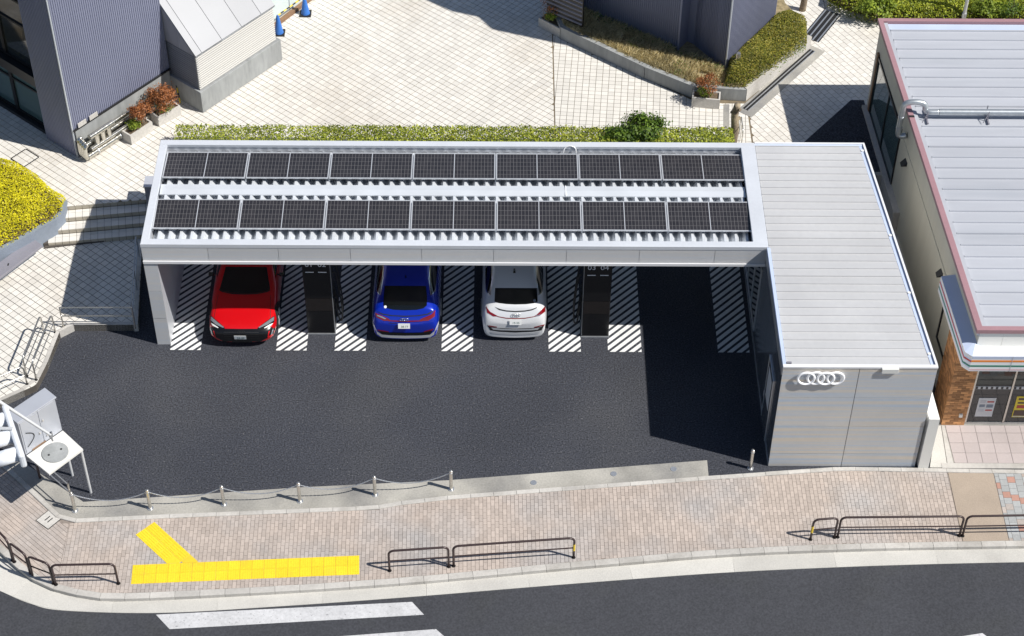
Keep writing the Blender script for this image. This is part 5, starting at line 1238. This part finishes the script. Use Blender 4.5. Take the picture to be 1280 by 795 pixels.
# clipped hedge behind the canopy
hd = thing('clipped_hedge', 'long low clipped hedge with yellow green leaves behind the canopy', 'hedge', (8, 7.1, Z2))
hx0, hx1, hy0, hy1 = -.28, 16.62, 6.56, 7.78
def hedge_pts(n, x0, x1, ztop):
    P = np.c_[rng.uniform(x0, x1, n), rng.uniform(hy0, hy1, n), np.zeros(n)]; N = np.zeros_like(P); f = rng.random(n)
    top = ztop+.05*lump(P, 2, 2.6)
    t = f < .5; P[t, 2] = top[t]-np.abs(rng.normal(0, .05, t.sum())); N[t] = (0, 0, 1)
    b_ = (f >= .5) & (f < .72); P[b_, 1] = hy1+rng.normal(0, .035, b_.sum())+.04*lump(P[b_], 5, 3); P[b_, 2] = rng.uniform(Z2+.03, 1, b_.sum())*0+Z2+.05+rng.random(b_.sum())*(top[b_]-Z2-.05); N[b_] = (0, 1, 0)
    c_ = f >= .72; P[c_, 1] = np.where(rng.random(c_.sum()) < .5, hy0+rng.normal(0, .04, c_.sum()), P[c_, 1]); P[c_, 2] = Z2+.05+rng.random(c_.sum())*(top[c_]-Z2-.05); N[c_] = (0, -1, .3)
    return P, N
P, N = hedge_pts(42000, hx0, hx1, 1.52)
gapm = ((np.abs(P[:, 0]-3.1-.05*np.sin(P[:, 1]*9)) > .08) | (rng.random(len(P)) < .4)) & ~((P[:, 0] < 4.2) & (rng.random(len(P)) < .30))
scatter('foliage', 'leaf_hedge', hd, P[gapm], N[gapm], .075, .55)
bs = [(x, rng.uniform(hy0+.1, hy1-.1), Z2) for x in np.linspace(hx0+.1, hx1-.1, 90)]
stems('stem', hd, bs, [(b_[0]+rng.normal(0, .15), b_[1]+rng.normal(0, .12), 1.36) for b_ in bs], .012, .005)
for (px, py, r, n) in ((803, 168, .66, 4200), (775, 172, .42, 1400)):
    c = U(px, py, 1.35)
    if r > .5:
        sb = thing('round_shrub', 'taller dark green shrub growing up through the clipped hedge', 'shrub', (c.x, c.y, Z2))
    P, N = fluff((c.x, c.y-.05, 1.52), r, n, squash=(1.25, .75, .85)); scatter('foliage', 'leaf_dark', sb, P, N, .095, .5)
    if r > .5: stems('stem', sb, [(c.x+rng.normal(0, .06), c.y, Z2) for _ in range(6)], [(c.x+rng.normal(0, .3), c.y+rng.normal(0, .2), 1.5) for _ in range(6)])

# yellow shrub bed with painted wall and bench on the left
bw = [Vector(U(*p, .97).xy) for p in ((84, 250), (80, 264), (70, 274), (52, 284), (20, 302), (-20, 323), (-120, 368))]
cin = Vector((-6.5, 4.6))
bo = offset(bw, .14)
if (bo[3]-cin).length > (bw[3]-cin).length: bo = offset(bw, -.14)
ypoly = [tuple(U(*p, 1.15).xy) for p in ((-120, 190), (0, 197), (22, 204), (46, 216), (66, 236))]+[tuple(p.lerp(q_, .25)) for p, q_ in zip(bw, bo)]
yb_ = thing('shrub_bed', 'bright yellow green clipped shrub filling a low walled bed', 'shrub', (-5, 4.5, Z1))
P, N = bed(ypoly, 30000, 1.36, .32, .05, .36, 3, .3); scatter('foliage', 'leaf_yellow', yb_, P, N, .062, .55, .55)
MB().prism([tuple(U(*p, 1.0).xy) for p in ((-120, 190), (0, 200), (22, 207), (46, 219), (64, 238))]+pl(bo), Z1, .90).build('soil', 'soil', yb_)
MB().prism(pl(bw)+pl(bo[::-1]), 0, .97).build('bed_wall', 'concrete_blue', yb_)
bench_px = ((-60, 364), (0, 327), (40.6, 296.6), (53, 306), (0, 346), (-60, 385))
bp_ = [tuple(U(*p, .66).xy) for p in bench_px]
bn = thing('bench', 'long slate grey slab bench in front of the yellow shrub bed', 'bench', (*bp_[2], Z1))
MB().prism(bp_, .575, .66).build('seat', 'slate', bn, bevel=.008)
bk_ = [Vector(bp_[i]) for i in (0, 1, 2)]; fk_ = [Vector(bp_[i]) for i in (5, 4, 3)]; fk_[2] = bk_[2].lerp(bk_[1], .12).lerp(fk_[2].lerp(fk_[1], .12), 1.0); bk_[2] = bk_[2].lerp(bk_[1], .12)
MB().prism([tuple(b_.lerp(f_, .06)) for b_, f_ in zip(bk_, fk_)]+[tuple(b_.lerp(f_, .45)) for b_, f_ in zip(bk_, fk_)][::-1], Z1, .575).build('base', 'concrete_blue', bn)
q = U(10, 331, .661); MB().box((q.x-.02, q.y-.02, .6605), (q.x+.02, q.y+.08, .6625)).build('seat_joint', 'black_matt', bn)

# stone planters with rust coloured shrubs
def planter(pxs, label, rust, fresh, r, cup):
    c = [U(*p, Z2) for p in pxs]      # left-front, right-front bottoms
    a, b = Vector((c[0].x, c[0].y, 0)), Vector((c[1].x, c[1].y, 0)); d = (b-a).normalized(); n_ = Vector((-d.y, d.x, 0)); L = (b-a).length; wd = .42
    t = thing('stone_planter', label, 'planter', (a.x, a.y, Z2)); h = .36
    o_ = lambda s, w_: a+d*s+n_*w_
    for s0, s1, w0_, w1_ in ((0, L, 0, .05), (0, L, wd-.05, wd), (0, .05, .05, wd-.05), (L-.05, L, .05, wd-.05)):
        MB().prism([o_(s0, w0_).xy[:], o_(s1, w0_).xy[:], o_(s1, w1_).xy[:], o_(s0, w1_).xy[:]], Z2, Z2+h).build('side', 'planter', t)
    MB().prism([o_(.05, .05).xy[:], o_(L-.05, .05).xy[:], o_(L-.05, wd-.05).xy[:], o_(.05, wd-.05).xy[:]], Z2+.02, Z2+h-.05).build('soil', 'soil', t)
    for f, n, mt, rr_, zz, nm in ((cup, rust, 'leaf_rust', r, .42, 'rust_foliage'), (.45 if cup < .5 else .4, fresh, 'leaf_fresh', r*.62, .12, 'green_foliage')):
        if n:
            q = o_(L*f, wd*.5); P, N = fluff((q.x, q.y, Z2+h+zz), rr_, n, squash=(1.0, 1.0, .85)); scatter(nm, mt, t, P, N, .058, .5, .9, .2)
    q = o_(L*cup, wd*.5)
    stems('stem', t, [(q.x+rng.normal(0, .08), q.y+rng.normal(0, .08), Z2+h-.06) for _ in range(16)], [(q.x+rng.normal(0, r*.5), q.y+rng.normal(0, r*.5), Z2+h+.35+rng.random()*.35) for _ in range(16)], .012, .004)
    return t
planter(((165, 181), (192, 163)), 'stone planter with rust shrub beside the shiny pipes', 1900, 1000, .34, .78)
planter(((199, 158), (227, 143)), 'stone planter with the larger rust shrub beside the vent house', 3600, 420, .50, .45)
planter(((864, 133), (899, 136)), 'stone planter with sparse rust shrub against the raised bed wall', 1000, 420, .40, .55)
planter(((673, 33), (700, 47)), 'stone planter with olive shrub at the end of the raised bed', 240, 700, .42, .3)

# raised planting bed: wall pieces, dry grass, clipped shrub
wall_px = [(690, 22), (700, 48), (805, 98), (865, 122), (932, 126), (1013, 60)]
wb_ = [Vector(U(*p, Z2).xy) for p in wall_px]
rbed = thing('raised_bed', 'raised planting bed with grey concrete wall and dry grass', 'planting bed', (wb_[3].x, wb_[3].y, Z2))
inn = offset(wb_, .16)
ccx = Vector((15.5, 12.5))
if (inn[3]-ccx).length > (wb_[3]-ccx).length: inn = offset(wb_, -.16)
ztw = [1.32, 1.32, 1.32, 1.30, 1.32, 1.32]
for i in range(len(wb_)-1):
    a, b, c, d = wb_[i], wb_[i+1], inn[i+1], inn[i]
    a2, b2_ = a.lerp(b, .004), a.lerp(b, .996); d2_, c2 = d.lerp(c, .004), d.lerp(c, .996)
    MB().prism([tuple(a2), tuple(b2_), tuple(c2), tuple(d2_)], Z2, ztw[i]-.05).build('wall_section', 'concrete_dark' if i < 4 else 'concrete', rbed)
    ctr = (a2+b2_+c2+d2_)/4
    MB().prism([tuple(ctr+(p-ctr)*1.0+((p-ctr).normalized()*.012)) for p in (a2, b2_, c2, d2_)], ztw[i]-.05, ztw[i]).build('wall_coping', 'concrete_dark' if i < 4 else 'concrete', rbed)
back = [Vector(U(1006, 40, Z2).xy), Vector(U(980, 14, Z2).xy), Vector((18.4, 20)), Vector((12.4, 20))]
MB().prism(pl(inn)+pl(back), Z2, 1.20).build('soil', 'straw', rbed)
gp = pl(inn[0:5])+[(17.05, 10.6)]+[tuple(w3-perp*.05), tuple(w1-perp*.05), tuple(w0-perp*.05)]
mn, mx = np.min(gp, 0), np.max(gp, 0)
def fill(poly, n, z):
    mn, mx = np.min(poly, 0), np.max(poly, 0); P = rng.uniform((*mn, 0), (*mx, 1), (n*5, 3)); P = P[inpoly(P, poly)][:n]; P[:, 2] = z; return P
P = fill(gp, 16000, 1.20); lm = lump(P, 1, 2.0); blades('dry_grass', 'leaf_dry', rbed, P[lm > -.55], .20, .018, .5)
P = fill(gp, 2600, 1.20); lm = lump(P, 4, 1.3); d_ = edge_dist(P, [tuple(w3), tuple(w1), tuple(w0)]); keep = (lm > .45) | (d_ < .35)
Pk = P[keep]; Pk[:, 2] += rng.uniform(.02, .22, len(Pk)); scatter('weeds', 'leaf_dark', rbed, Pk, np.tile((0, 0, 1.), (len(Pk), 1)), .07, .4, kind='stuff')
gp2 = [(17.05, 10.0), (17.2, 9.95), tuple(U(1008, 57, 1.30).xy), tuple(U(1008, 30, 1.3).xy), tuple(U(985, 20, 1.3).xy), tuple(w4), tuple(w3+dr2*.2), tuple(U(905, 108, 1.3).xy)]
cs = thing('clipped_shrub', 'olive clipped shrub mass between ribbed tower and raised bed wall', 'shrub', (18, 11.5, 1.2))
P, N = bed(gp2, 15000, 1.78, .35, .07, .45, 6, .35); scatter('foliage', 'leaf_moss', cs, P, N, .06, .5, .6)
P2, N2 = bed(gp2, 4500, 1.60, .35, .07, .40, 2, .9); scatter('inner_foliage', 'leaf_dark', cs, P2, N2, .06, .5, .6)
bpst = U(921, 88, 1.25); bl = thing('steel_bollard', 'single steel post standing in the raised planting bed', 'bollard', (bpst.x, bpst.y, 1.2))
MB().tube([(bpst.x, bpst.y, 1.2), (bpst.x, bpst.y, 1.93), (bpst.x, bpst.y, 1.97)], [.075, .075, .05], 14).build('post', 'steel', bl, smooth='auto')
# drain strip beside the bed wall and dark step grates beyond
dA, dB = U(928, 138, Z2), U(1016, 60, Z2); dd = (dB-dA).normalized(); dn = Vector((dd.y, -dd.x, 0)); Ld = (dB-dA).length
dst = thing('drain_channel', 'concrete drain channel with dark slots along the raised bed wall', 'drain', (dA.x, dA.y, Z2))
m_ = dA+dd*(Ld/2)+dn*.13; MB().obox((m_.x, m_.y, Z2+.004), dd*(Ld/2+.1), dn*.27, (0, 0, .006)).build('channel', 'apron', dst)
for k in range(2):
    m_ = dA+dd*(Ld/2)+dn*(-.02+.11*k); MB().obox((m_.x, m_.y, Z2+.012), dd*(Ld/2-.1), dn*.035, (0, 0, .004)).build('slot', 'frame_black', dst)
    m_ = dA+dd*(Ld/2)+dn*(.035+.11*k); MB().obox((m_.x, m_.y, Z2+.018), dd*(Ld/2-.1), dn*.014, (0, 0, .008)).build('grating_bar', 'steel_dull', dst)
gA, gB = U(1004, 46, Z2), U(1032, 12, Z2); gd = (gB-gA).normalized(); gn = Vector((gd.y, -gd.x, 0)); Lg = (gB-gA).length
gr = thing('floor_grate', 'dark slotted floor grate at the end of the raised bed', 'grate', (gA.x, gA.y, Z2))
m_ = gA+gd*(Lg/2)+gn*.25; MB().obox((m_.x, m_.y, Z2+.004), gd*(Lg/2), gn*.30, (0, 0, .006)).build('pit', 'black_matt', gr)
for k in range(4): q = m_+gn*(-.24+.16*k); MB().obox((q.x, q.y, Z2+.014), gd*(Lg/2), gn*.022, (0, 0, .008)).build('bar', 'steel_dull', gr)
# pruned trunks
def trunk(px, py, h, label, r=.12):
    p = U(px, py, Z2); t = thing('pruned_tree', label, 'tree', (p.x, p.y, Z2))
    MB().tube(crom3([Vector((p.x, p.y, Z2-.02)), Vector((p.x+.02, p.y, Z2+h*.35)), Vector((p.x-.03, p.y+.02, Z2+h*.7)), Vector((p.x+.02, p.y, Z2+h))], 4), [r*(1.15-.35*i/12) for i in range(13)], 10).build('trunk', 'bark', t, smooth=True)
    for k, (dx, dy, zz) in enumerate(((.16, .06, .55), (-.15, .03, .72), (.10, -.12, .85))):
        MB().tube([(p.x, p.y, Z2+h*zz), (p.x+dx, p.y+dy, Z2+h*zz+.10)], [r*.5, r*.42], 8).build('limb_stub', 'bark', t, smooth='auto')
    return p
tp = trunk(916, 176, 1.45, 'pruned bare trunk beside the hedge end and drain strip')
tp2 = trunk(1003, 12, 1.5, 'pruned bare trunk beside the floor grate behind clipped shrub', .10)
hoop = thing('hoop_guard', 'thin steel hoop guard beside the pruned trunk', 'railing', (tp.x+.25, tp.y-.1, Z2))
MB().tube([(tp.x+.22, tp.y-.35, Z2), (tp.x+.22, tp.y-.35, Z2+.62)]+arc((tp.x+.22, tp.y-.25, Z2+.62), (0, -1, 0), (0, 0, 1), .1, 0, math.pi/2)+arc((tp.x+.22, tp.y+.25, Z2+.62), (0, 1, 0), (0, 0, 1), .1, math.pi/2, 0)+[(tp.x+.22, tp.y+.35, Z2)], .018, 6).build('hoop', 'steel', hoop, smooth=True)
MB().tube([(tp.x+.22, tp.y, Z2), (tp.x+.22, tp.y, Z2+.71)], .012, 6).build('bar', 'steel', hoop)
m0, m1 = U(908, 130, Z2), U(908, 178, Z2); MB().prism([(m0.x-.09, m0.y), (m0.x+.09, m0.y), (m1.x+.09, m1.y), (m1.x-.09, m1.y)], Z2-.02, Z2+.006).build('drain_strip', 'apron', upz)
# shrubs along the far edge, with lamp post
fz = Z2
gsx = [(1036, -4), (1060, 8), (1100, 18), (1150, 19), (1290, 19), (1400, 19)]
gfar = [tuple(U(*p, 1.3).xy) for p in gsx]+[(30, 16.6), (20.6, 16.6)]
fs_ = thing('shrub_border', 'wide green shrub border along the far edge behind the shop', 'shrub', (25, 16, fz))
MB().prism([tuple(U(*p, 1.0).xy) for p in gsx]+[(31, 21), (20.4, 21)], fz-.02, fz+.10).build('soil', 'soil', fs_)
P, N = bed(gfar, 34000, 1.50, .4, .10, .5, 9, .35); scatter('foliage', 'leaf_box', fs_, P, N, .085, .55, .6)
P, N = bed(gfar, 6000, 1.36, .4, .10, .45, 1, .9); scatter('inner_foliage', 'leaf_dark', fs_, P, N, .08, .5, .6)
for px, py, r, n, lab in ((1095, 6, .55, 1500, 'bright green rounded shrub at the border beside the grate'), (1232, 8, .5, 1100, 'bright green rounded shrub next to the border post')):
    c = U(px, py, 1.5); t = thing('round_shrub', lab, 'shrub', (c.x, c.y, fz)); P, N = fluff((c.x, c.y, 1.45), r, n, squash=(1.2, .8, .7)); scatter('foliage', 'leaf_fresh', t, P, N, .10, .55)
    stems('stem', t, [(c.x+rng.normal(0, .06), c.y, fz) for _ in range(5)], [(c.x+rng.normal(0, .25), c.y+rng.normal(0, .2), 1.6) for _ in range(5)])
c = U(1262, 10, 1.4); t = thing('dark_shrub', 'dark thin shrub with bare patches in the border corner', 'shrub', (c.x, c.y, fz)); P, N = fluff((c.x, c.y, 1.35), .55, 650, squash=(1.3, .9, .6)); scatter('foliage', 'leaf_dark', t, P, N, .09, .4)
stems('stem', t, [(c.x+rng.normal(0, .1), c.y, fz) for _ in range(8)], [(c.x+rng.normal(0, .35), c.y+rng.normal(0, .3), 1.6) for _ in range(8)])
c = U(1206, 14, 1.4); t = thing('lamp_post', 'pale steel post rising out of the shrub border', 'post', (c.x, c.y, fz)); MB().tube([(c.x, c.y, fz), (c.x, c.y, 4.2)], .06, 12).build('pole', 'pole_grey', t, smooth='auto'); MB().tube([(c.x, c.y, fz), (c.x, c.y, fz+.5)], .085, 12).build('sleeve', 'steel_dull', t, smooth='auto')

# ================================================================== STREET FURNITURE
def bollard(px, py, label, h=.76):
    p = U(px, py); t = thing('steel_bollard', label, 'bollard', (p.x, p.y, 0), 'steel bollards along the lot edge')
    MB().tube([(p.x, p.y, .004), (p.x, p.y, .016)], .085, 16).build('foot_plate', 'steel_dull', t)
    MB().tube([(p.x, p.y, .0), (p.x, p.y, h-.05), (p.x, p.y, h-.015), (p.x, p.y, h)], [.046, .046, .040, .02], 14).build('post', 'steel', t, smooth='auto')
    MB().tube([(p.x, p.y, h-.115), (p.x, p.y, h-.075)], .054, 14).build('collar', 'steel_dull', t)
    return Vector((p.x, p.y, h-.09))
bl_px = [((94, 638), 'steel bollard joining the chain line to the double handrail'), ((188, 635), 'steel bollard above the yellow tactile branch, chained both sides'), ((280, 630), 'chained steel bollard, third from the handrail corner'),
         ((375, 626), 'chained steel bollard, fourth from the handrail corner'), ((469, 618), 'chained steel bollard next to the chain line end post'), ((564, 611), 'steel bollard ending the chain line on the apron')]
tops = [bollard(*p, lab) for p, lab in bl_px]
bollard(938, 585, 'lone steel bollard in front of the metal annex corner')
clab = ['drooping chain between handrail bollard and second bollard', 'drooping chain between second and third bollard from the handrail', 'drooping chain between third and fourth bollard from the handrail', 'drooping chain between fourth and fifth bollard from the handrail', 'drooping chain leading to the last bollard on the apron']
for a, b, lab in zip(tops[:-1], tops[1:], clab):
    t = thing('chain', lab, 'chain', tuple(a), 'chains between the bollards'); mb = MB(); n_ = 44
    pts = [a.lerp(b, i/n_)-Vector((0, 0, .30*4*(i/n_)*(1-i/n_))) for i in range(n_+1)]
    for i in range(n_):
        c = (pts[i]+pts[i+1])/2; d = (pts[i+1]-pts[i]); L_ = d.length; d.normalize(); sd = Vector((0, 0, 1)).cross(d).normalized() if i % 2 else d.cross(Vector((0, 0, 1)).cross(d).normalized())
        mb.obox(c, d*L_*.62, sd*.013, d.cross(sd)*.006)
    mb.build('links', 'steel_dull', t)
def guard(pa, pb, label, h=.80, r=.030, mid=True, yellow=0, grp='brown pipe guard rails', z0=0., mt='brown_pipe', cr=.14):
    """hoop-shaped pipe rail from pa to pb"""
    a, b = Vector((*pa, z0)), Vector((*pb, z0)); d = (b-a); L = d.length; d.normalize(); up = Vector((0, 0, 1))
    t = thing('guard_rail', label, 'guard rail', tuple(a), grp)
    path = [a, a+up*(h-cr)*.5]+arc(a+up*(h-cr)+d*cr, -d, up, cr, 0, math.pi/2)+arc(b+up*(h-cr)-d*cr, d, up, cr, math.pi/2, 0)+[b+up*(h-cr)*.5, b]
    MB().tube(path, r, 9).build('hoop', mt, t, smooth=True)
    if mid: MB().tube([a+up*h*.5, b+up*h*.5], r*.62, 7).build('middle_rail', mt, t, smooth='auto')
    for p in (a, b): MB().tube([p+up*.001, p+up*.012], r*1.8, 12).build('base_collar', 'black_matt', t)
    if yellow:
        p = a if yellow < 0 else b; MB().tube([p+up*.30, p+up*.55], r*1.08, 9).build('reflector', 'bar_yellow', t)
    return t
g = lambda px, py: tuple(U(px, py).xy)
guard(g(487, 713), g(561, 708), 'short brown pipe rail joined to a long rail near yellow paving')
guard(g(567, 707), g(717, 696.5), 'long brown pipe rail with yellow band at its far post', yellow=1)
guard(g(1013, 674), g(1043, 671.5), 'very short brown pipe rail with yellow band on its post', yellow=-1)
guard(g(1047, 671), g(1199, 669.5), 'long brown pipe rail in front of the metal annex')
guard(g(1203, 669.5), (24.7, -6.62), 'long brown pipe rail beside the coloured brick paving')
guard(g(70, 730.5), g(148, 729), 'brown pipe rail at the sidewalk corner beside the tactile paving')
guard(g(41, 719), g(67, 729), 'small brown pipe hoop on the curve next to corner rail')
guard(g(18, 702), g(38, 717), 'small brown pipe hoop second from the corner rail on the curve')
guard(g(-4, 678), g(16, 700), 'brown pipe hoop on the curve, farthest from the corner rail')
# double handrail by the lot entrance
pA, pB, pC = U(50, 597), U(92, 634), U(0, 553)
hr = thing('handrail', 'double steel handrail on dark posts along the lot edge', 'railing', tuple(pA))
for p in (pA, pC): MB().tube([p, p+Vector((0, 0, .95))], .032, 9).build('post', 'brown_pipe', hr, smooth='auto')
MB().tube([pB, pB+Vector((0, 0, .95))], .026, 9).build('post', 'steel', hr, smooth='auto')
for z in (.93, .62): MB().tube([pC+Vector((0, 0, z)), pA+Vector((0, 0, z)), pB+Vector((0, 0, z))], .016, 7).build('rail', 'steel_dull', hr, smooth='auto')
# plaza edge railings
def rail2(P, label, z0=Z1, h=.78, name='railing', mt='steel', mids=(.45,)):
    P = [Vector((*p, z0)) for p in P]; t = thing('handrail', label, 'railing', tuple(P[0]))
    for p in P: MB().tube([p-Vector((0, 0, .05)), p+Vector((0, 0, h))], .022, 8).build('post', mt, t, smooth='auto')
    for z in (h,)+mids: MB().tube([p+Vector((0, 0, z)) for p in P], .020, 8).build('rail', mt, t, smooth='auto')
    return t
rail2([(-2.66, .40), (-.66, .42)], 'straight two bar steel railing at the front edge of the lower plaza')
rail2([(-.70, .62), (-.80, 1.9), (-.93, 3.3)], 'steel railing along the plaza side beside the canopy wall', mt='steel_dull')
guard((-2.86, .20), (-3.08, -1.62), 'steel hoop barrier right at the plaza edge facing the lot', h=.72, r=.024, grp='steel hoop barriers on the plaza', z0=Z1, mt='steel')
guard((-3.16, .16), (-3.36, -1.48), 'steel hoop barrier set back behind the plaza edge barrier', h=.72, r=.024, grp='steel hoop barriers on the plaza', z0=Z1, mt='steel')
guard((-3.30, -1.78), (-4.75, -2.80), 'steel hoop barrier turning the plaza corner by the grey cabinet', h=.72, r=.024, grp='steel hoop barriers on the plaza', z0=Z1, mt='steel')
# small dark post box beside the canopy at the top of the steps
c = U(184, 236, 1.3); kx = thing('post_box', 'small dark metal box beside the canopy above the steps', 'box', (c.x, c.y, Z2)); MB().box((c.x-.02, c.y-.25, Z2+.0), (c.x+.28, c.y+.18, Z2+.75)).build('body', 'slate', kx, bevel=.01); MB().box((c.x-.04, c.y-.27, Z2+.75), (c.x+.30, c.y+.20, Z2+.79)).build('lid', 'cabinet', kx)
# flush covers outlined in the plaza
for px, py, lab in ((31, 197, 'square flush plaza cover outlined in black by the yellow shrubs'),):
    c = U(px, py, Z2); t = thing('floor_cover', lab, 'cover', (c.x, c.y, Z2)); s_ = .30
    for i, (p, q_) in enumerate((((-1, -1), (1, -1)), ((1, -1), (1, 1)), ((1, 1), (-1, 1)), ((-1, 1), (-1, -1)))):
        a = c+u5*s_*p[0]+v5*s_*p[1]; b = c+u5*s_*q_[0]+v5*s_*q_[1]; m_ = (a+b)/2; dv = (b-a)/2; nv = Vector((-dv.y, dv.x, 0)).normalized()
        MB().obox((m_.x, m_.y, Z2+.004), dv*.97, nv*.018, (0, 0, .003)).build('rim', 'black_matt', t)
# raised equipment cabinet with platform
ZP = 1.72
pk = [U(*p, ZP) for p in ((33, 569), (78.5, 537.6), (103.7, 560.8), (61.4, 592))]
ec = thing('equipment_cabinet', 'grey two door cabinet on a pale raised platform with round lid', 'cabinet', (*pk[2].xy, 0))
MB().prism([p.xy[:] for p in pk], ZP-.06, ZP).build('platform', 'plate', ec)
for p, i in ((pk[2], 0), (pk[1], 2)):
    cc = (pk[0]+pk[2])/2; q = p.lerp(cc, .07); MB().tube([(q.x, q.y, 0), (q.x, q.y, ZP-.06)], .035, 10).build('leg', 'pole_grey', ec, smooth='auto')
q = U(69, 565.5, ZP); MB().tube([(q.x, q.y, ZP+.001), (q.x, q.y, ZP+.03)], .335, 28).build('round_lid', 'concrete_dark', ec, smooth='auto')
for k in (-1, 1): MB().tube([(q.x+.14*k, q.y+.10*k, ZP+.03), (q.x+.14*k, q.y+.10*k, ZP+.036)], .03, 8).build('bolt', 'black_matt', ec)
a, b = pk[0], pk[1]; d = (b-a).normalized(); nb = Vector((-d.y, d.x, 0)); L = (b-a).length; hc = 1.22; dpth = .42
def cb(s0, s1, w0_, w1_, z0, z1): return [(a+d*s0+nb*w0_), (a+d*s1+nb*w1_)], z0, z1
def cbox(s0, s1, w0_, w1_, z0, z1, nm, mt, bev=0.):
    m_ = a+d*((s0+s1)/2)+nb*((w0_+w1_)/2); return MB().obox((m_.x, m_.y, (z0+z1)/2), d*((s1-s0)/2), nb*((w1_-w0_)/2), (0, 0, (z1-z0)/2)).build(nm, mt, ec, bevel=bev)
cbox(0, L, .02, dpth, ZP+.001, ZP+hc, 'body', 'cabinet', .01)
cbox(-.03, L+.03, -.02, dpth+.03, ZP+hc, ZP+hc+.05, 'hood', 'cabinet', .008)
for k in range(2): cbox(.04+k*(L-.04)/2, (k+1)*(L-.04)/2, .004, .02, ZP+.05, ZP+hc-.05, 'door', 'cabinet')
for s_, z in ((L/2-.09, .75), (L/2+.09, .80), (L/2-.07, .45), (L/2+.12, .22)):
    q = a+d*s_-nb*.004; MB().tube([(q.x, q.y, ZP+z), (q.x-nb.x*.03, q.y-nb.y*.03, ZP+z)], .025, 8).build('knob', 'planter', ec)
pth = [a+d*(.10+.25*math.sin(t*1.5))-nb*.01+Vector((0, 0, .25+.5*t/2)) for t in np.linspace(0, 2, 9)]; MB().tube(pth, .010, 6).build('cable', 'black_matt', ec)
m_ = a+d*.45*L-nb*.02; cbox(.2, .62, -.012, .003, ZP+.03, ZP+.07, 'label_strip', 'wood')
# traffic signal at the left edge: long housing, three hooded lamps
sg0, sg1 = U(7, 512, 4.6), U(29, 577, 4.6); ds = (sg1-sg0).normalized(); Ls = (sg1-sg0).length; ns_ = Vector((ds.y, -ds.x, 0)); ns_ = ns_ if ns_.x < 0 else -ns_
tsg = thing('traffic_signal', 'white horizontal traffic signal with three hoods on a grey arm', 'traffic signal', (sg0.x-2.2, sg0.y-.6, 0))
m_ = (sg0+sg1)/2; MB().obox((m_.x, m_.y, 4.6), ds*(Ls/2), ns_*.075, (0, 0, .22)).build('housing', 'signal', tsg, bevel=.05)
for k in range(3):
    c = sg0+ds*(Ls*(k+.5)/3)+ns_*.07; n_ = 18; mb = MB(); vs = []; r = .185
    hood = [(c+ns_*(0 if i == 0 else .62)+ds*(r*math.cos(t))+Vector((0, 0, r*math.sin(t)))) for i in (0, 1) for t in np.linspace(-.5, math.pi+.5, n_)]
    mb.add(hood, [(j, j+1, n_+j+1, n_+j) for j in range(n_-1)]); o = mb.build('hood', 'signal', tsg, smooth=True); sm = o.modifiers.new('s', 'SOLIDIFY'); sm.thickness = .012
    MB().tube([c+ns_*.001, c+ns_*.03], .15, 18).build('lens', 'black', tsg, smooth='auto')
pp_ = Vector((sg0.x-2.4, sg0.y-.7, 0)); MB().tube([pp_, pp_+Vector((0, 0, 5.6))], [.11, .09], 14).build('pole', 'pole_grey', tsg, smooth='auto')
MB().tube([pp_+Vector((0, 0, 4.75)), m_+Vector((0, 0, .25))], .04, 10).build('arm', 'pole_grey', tsg, smooth='auto')
eA, eB = U(-20, 489, 4.9), U(63, 543, 3.2)
MB().tube([pp_+Vector((0, 0, 5.3)), eA, eB], [.06, .05, .035], 10).build('brace_arm', 'pole_grey', tsg, smooth='auto')
for k in range(3): q = eB+Vector((.02*k-.02, .02*k, 0)); MB().tube([q+Vector((0, 0, -.08)), q+Vector((0, 0, .06))], .028, 8).build('clamp', 'steel_dull', tsg)
MB().tube([eB, Vector((eB.x+.02, eB.y+.0, ZP+hc+.04))], .025, 8).build('drop_bar', 'steel_dull', tsg)
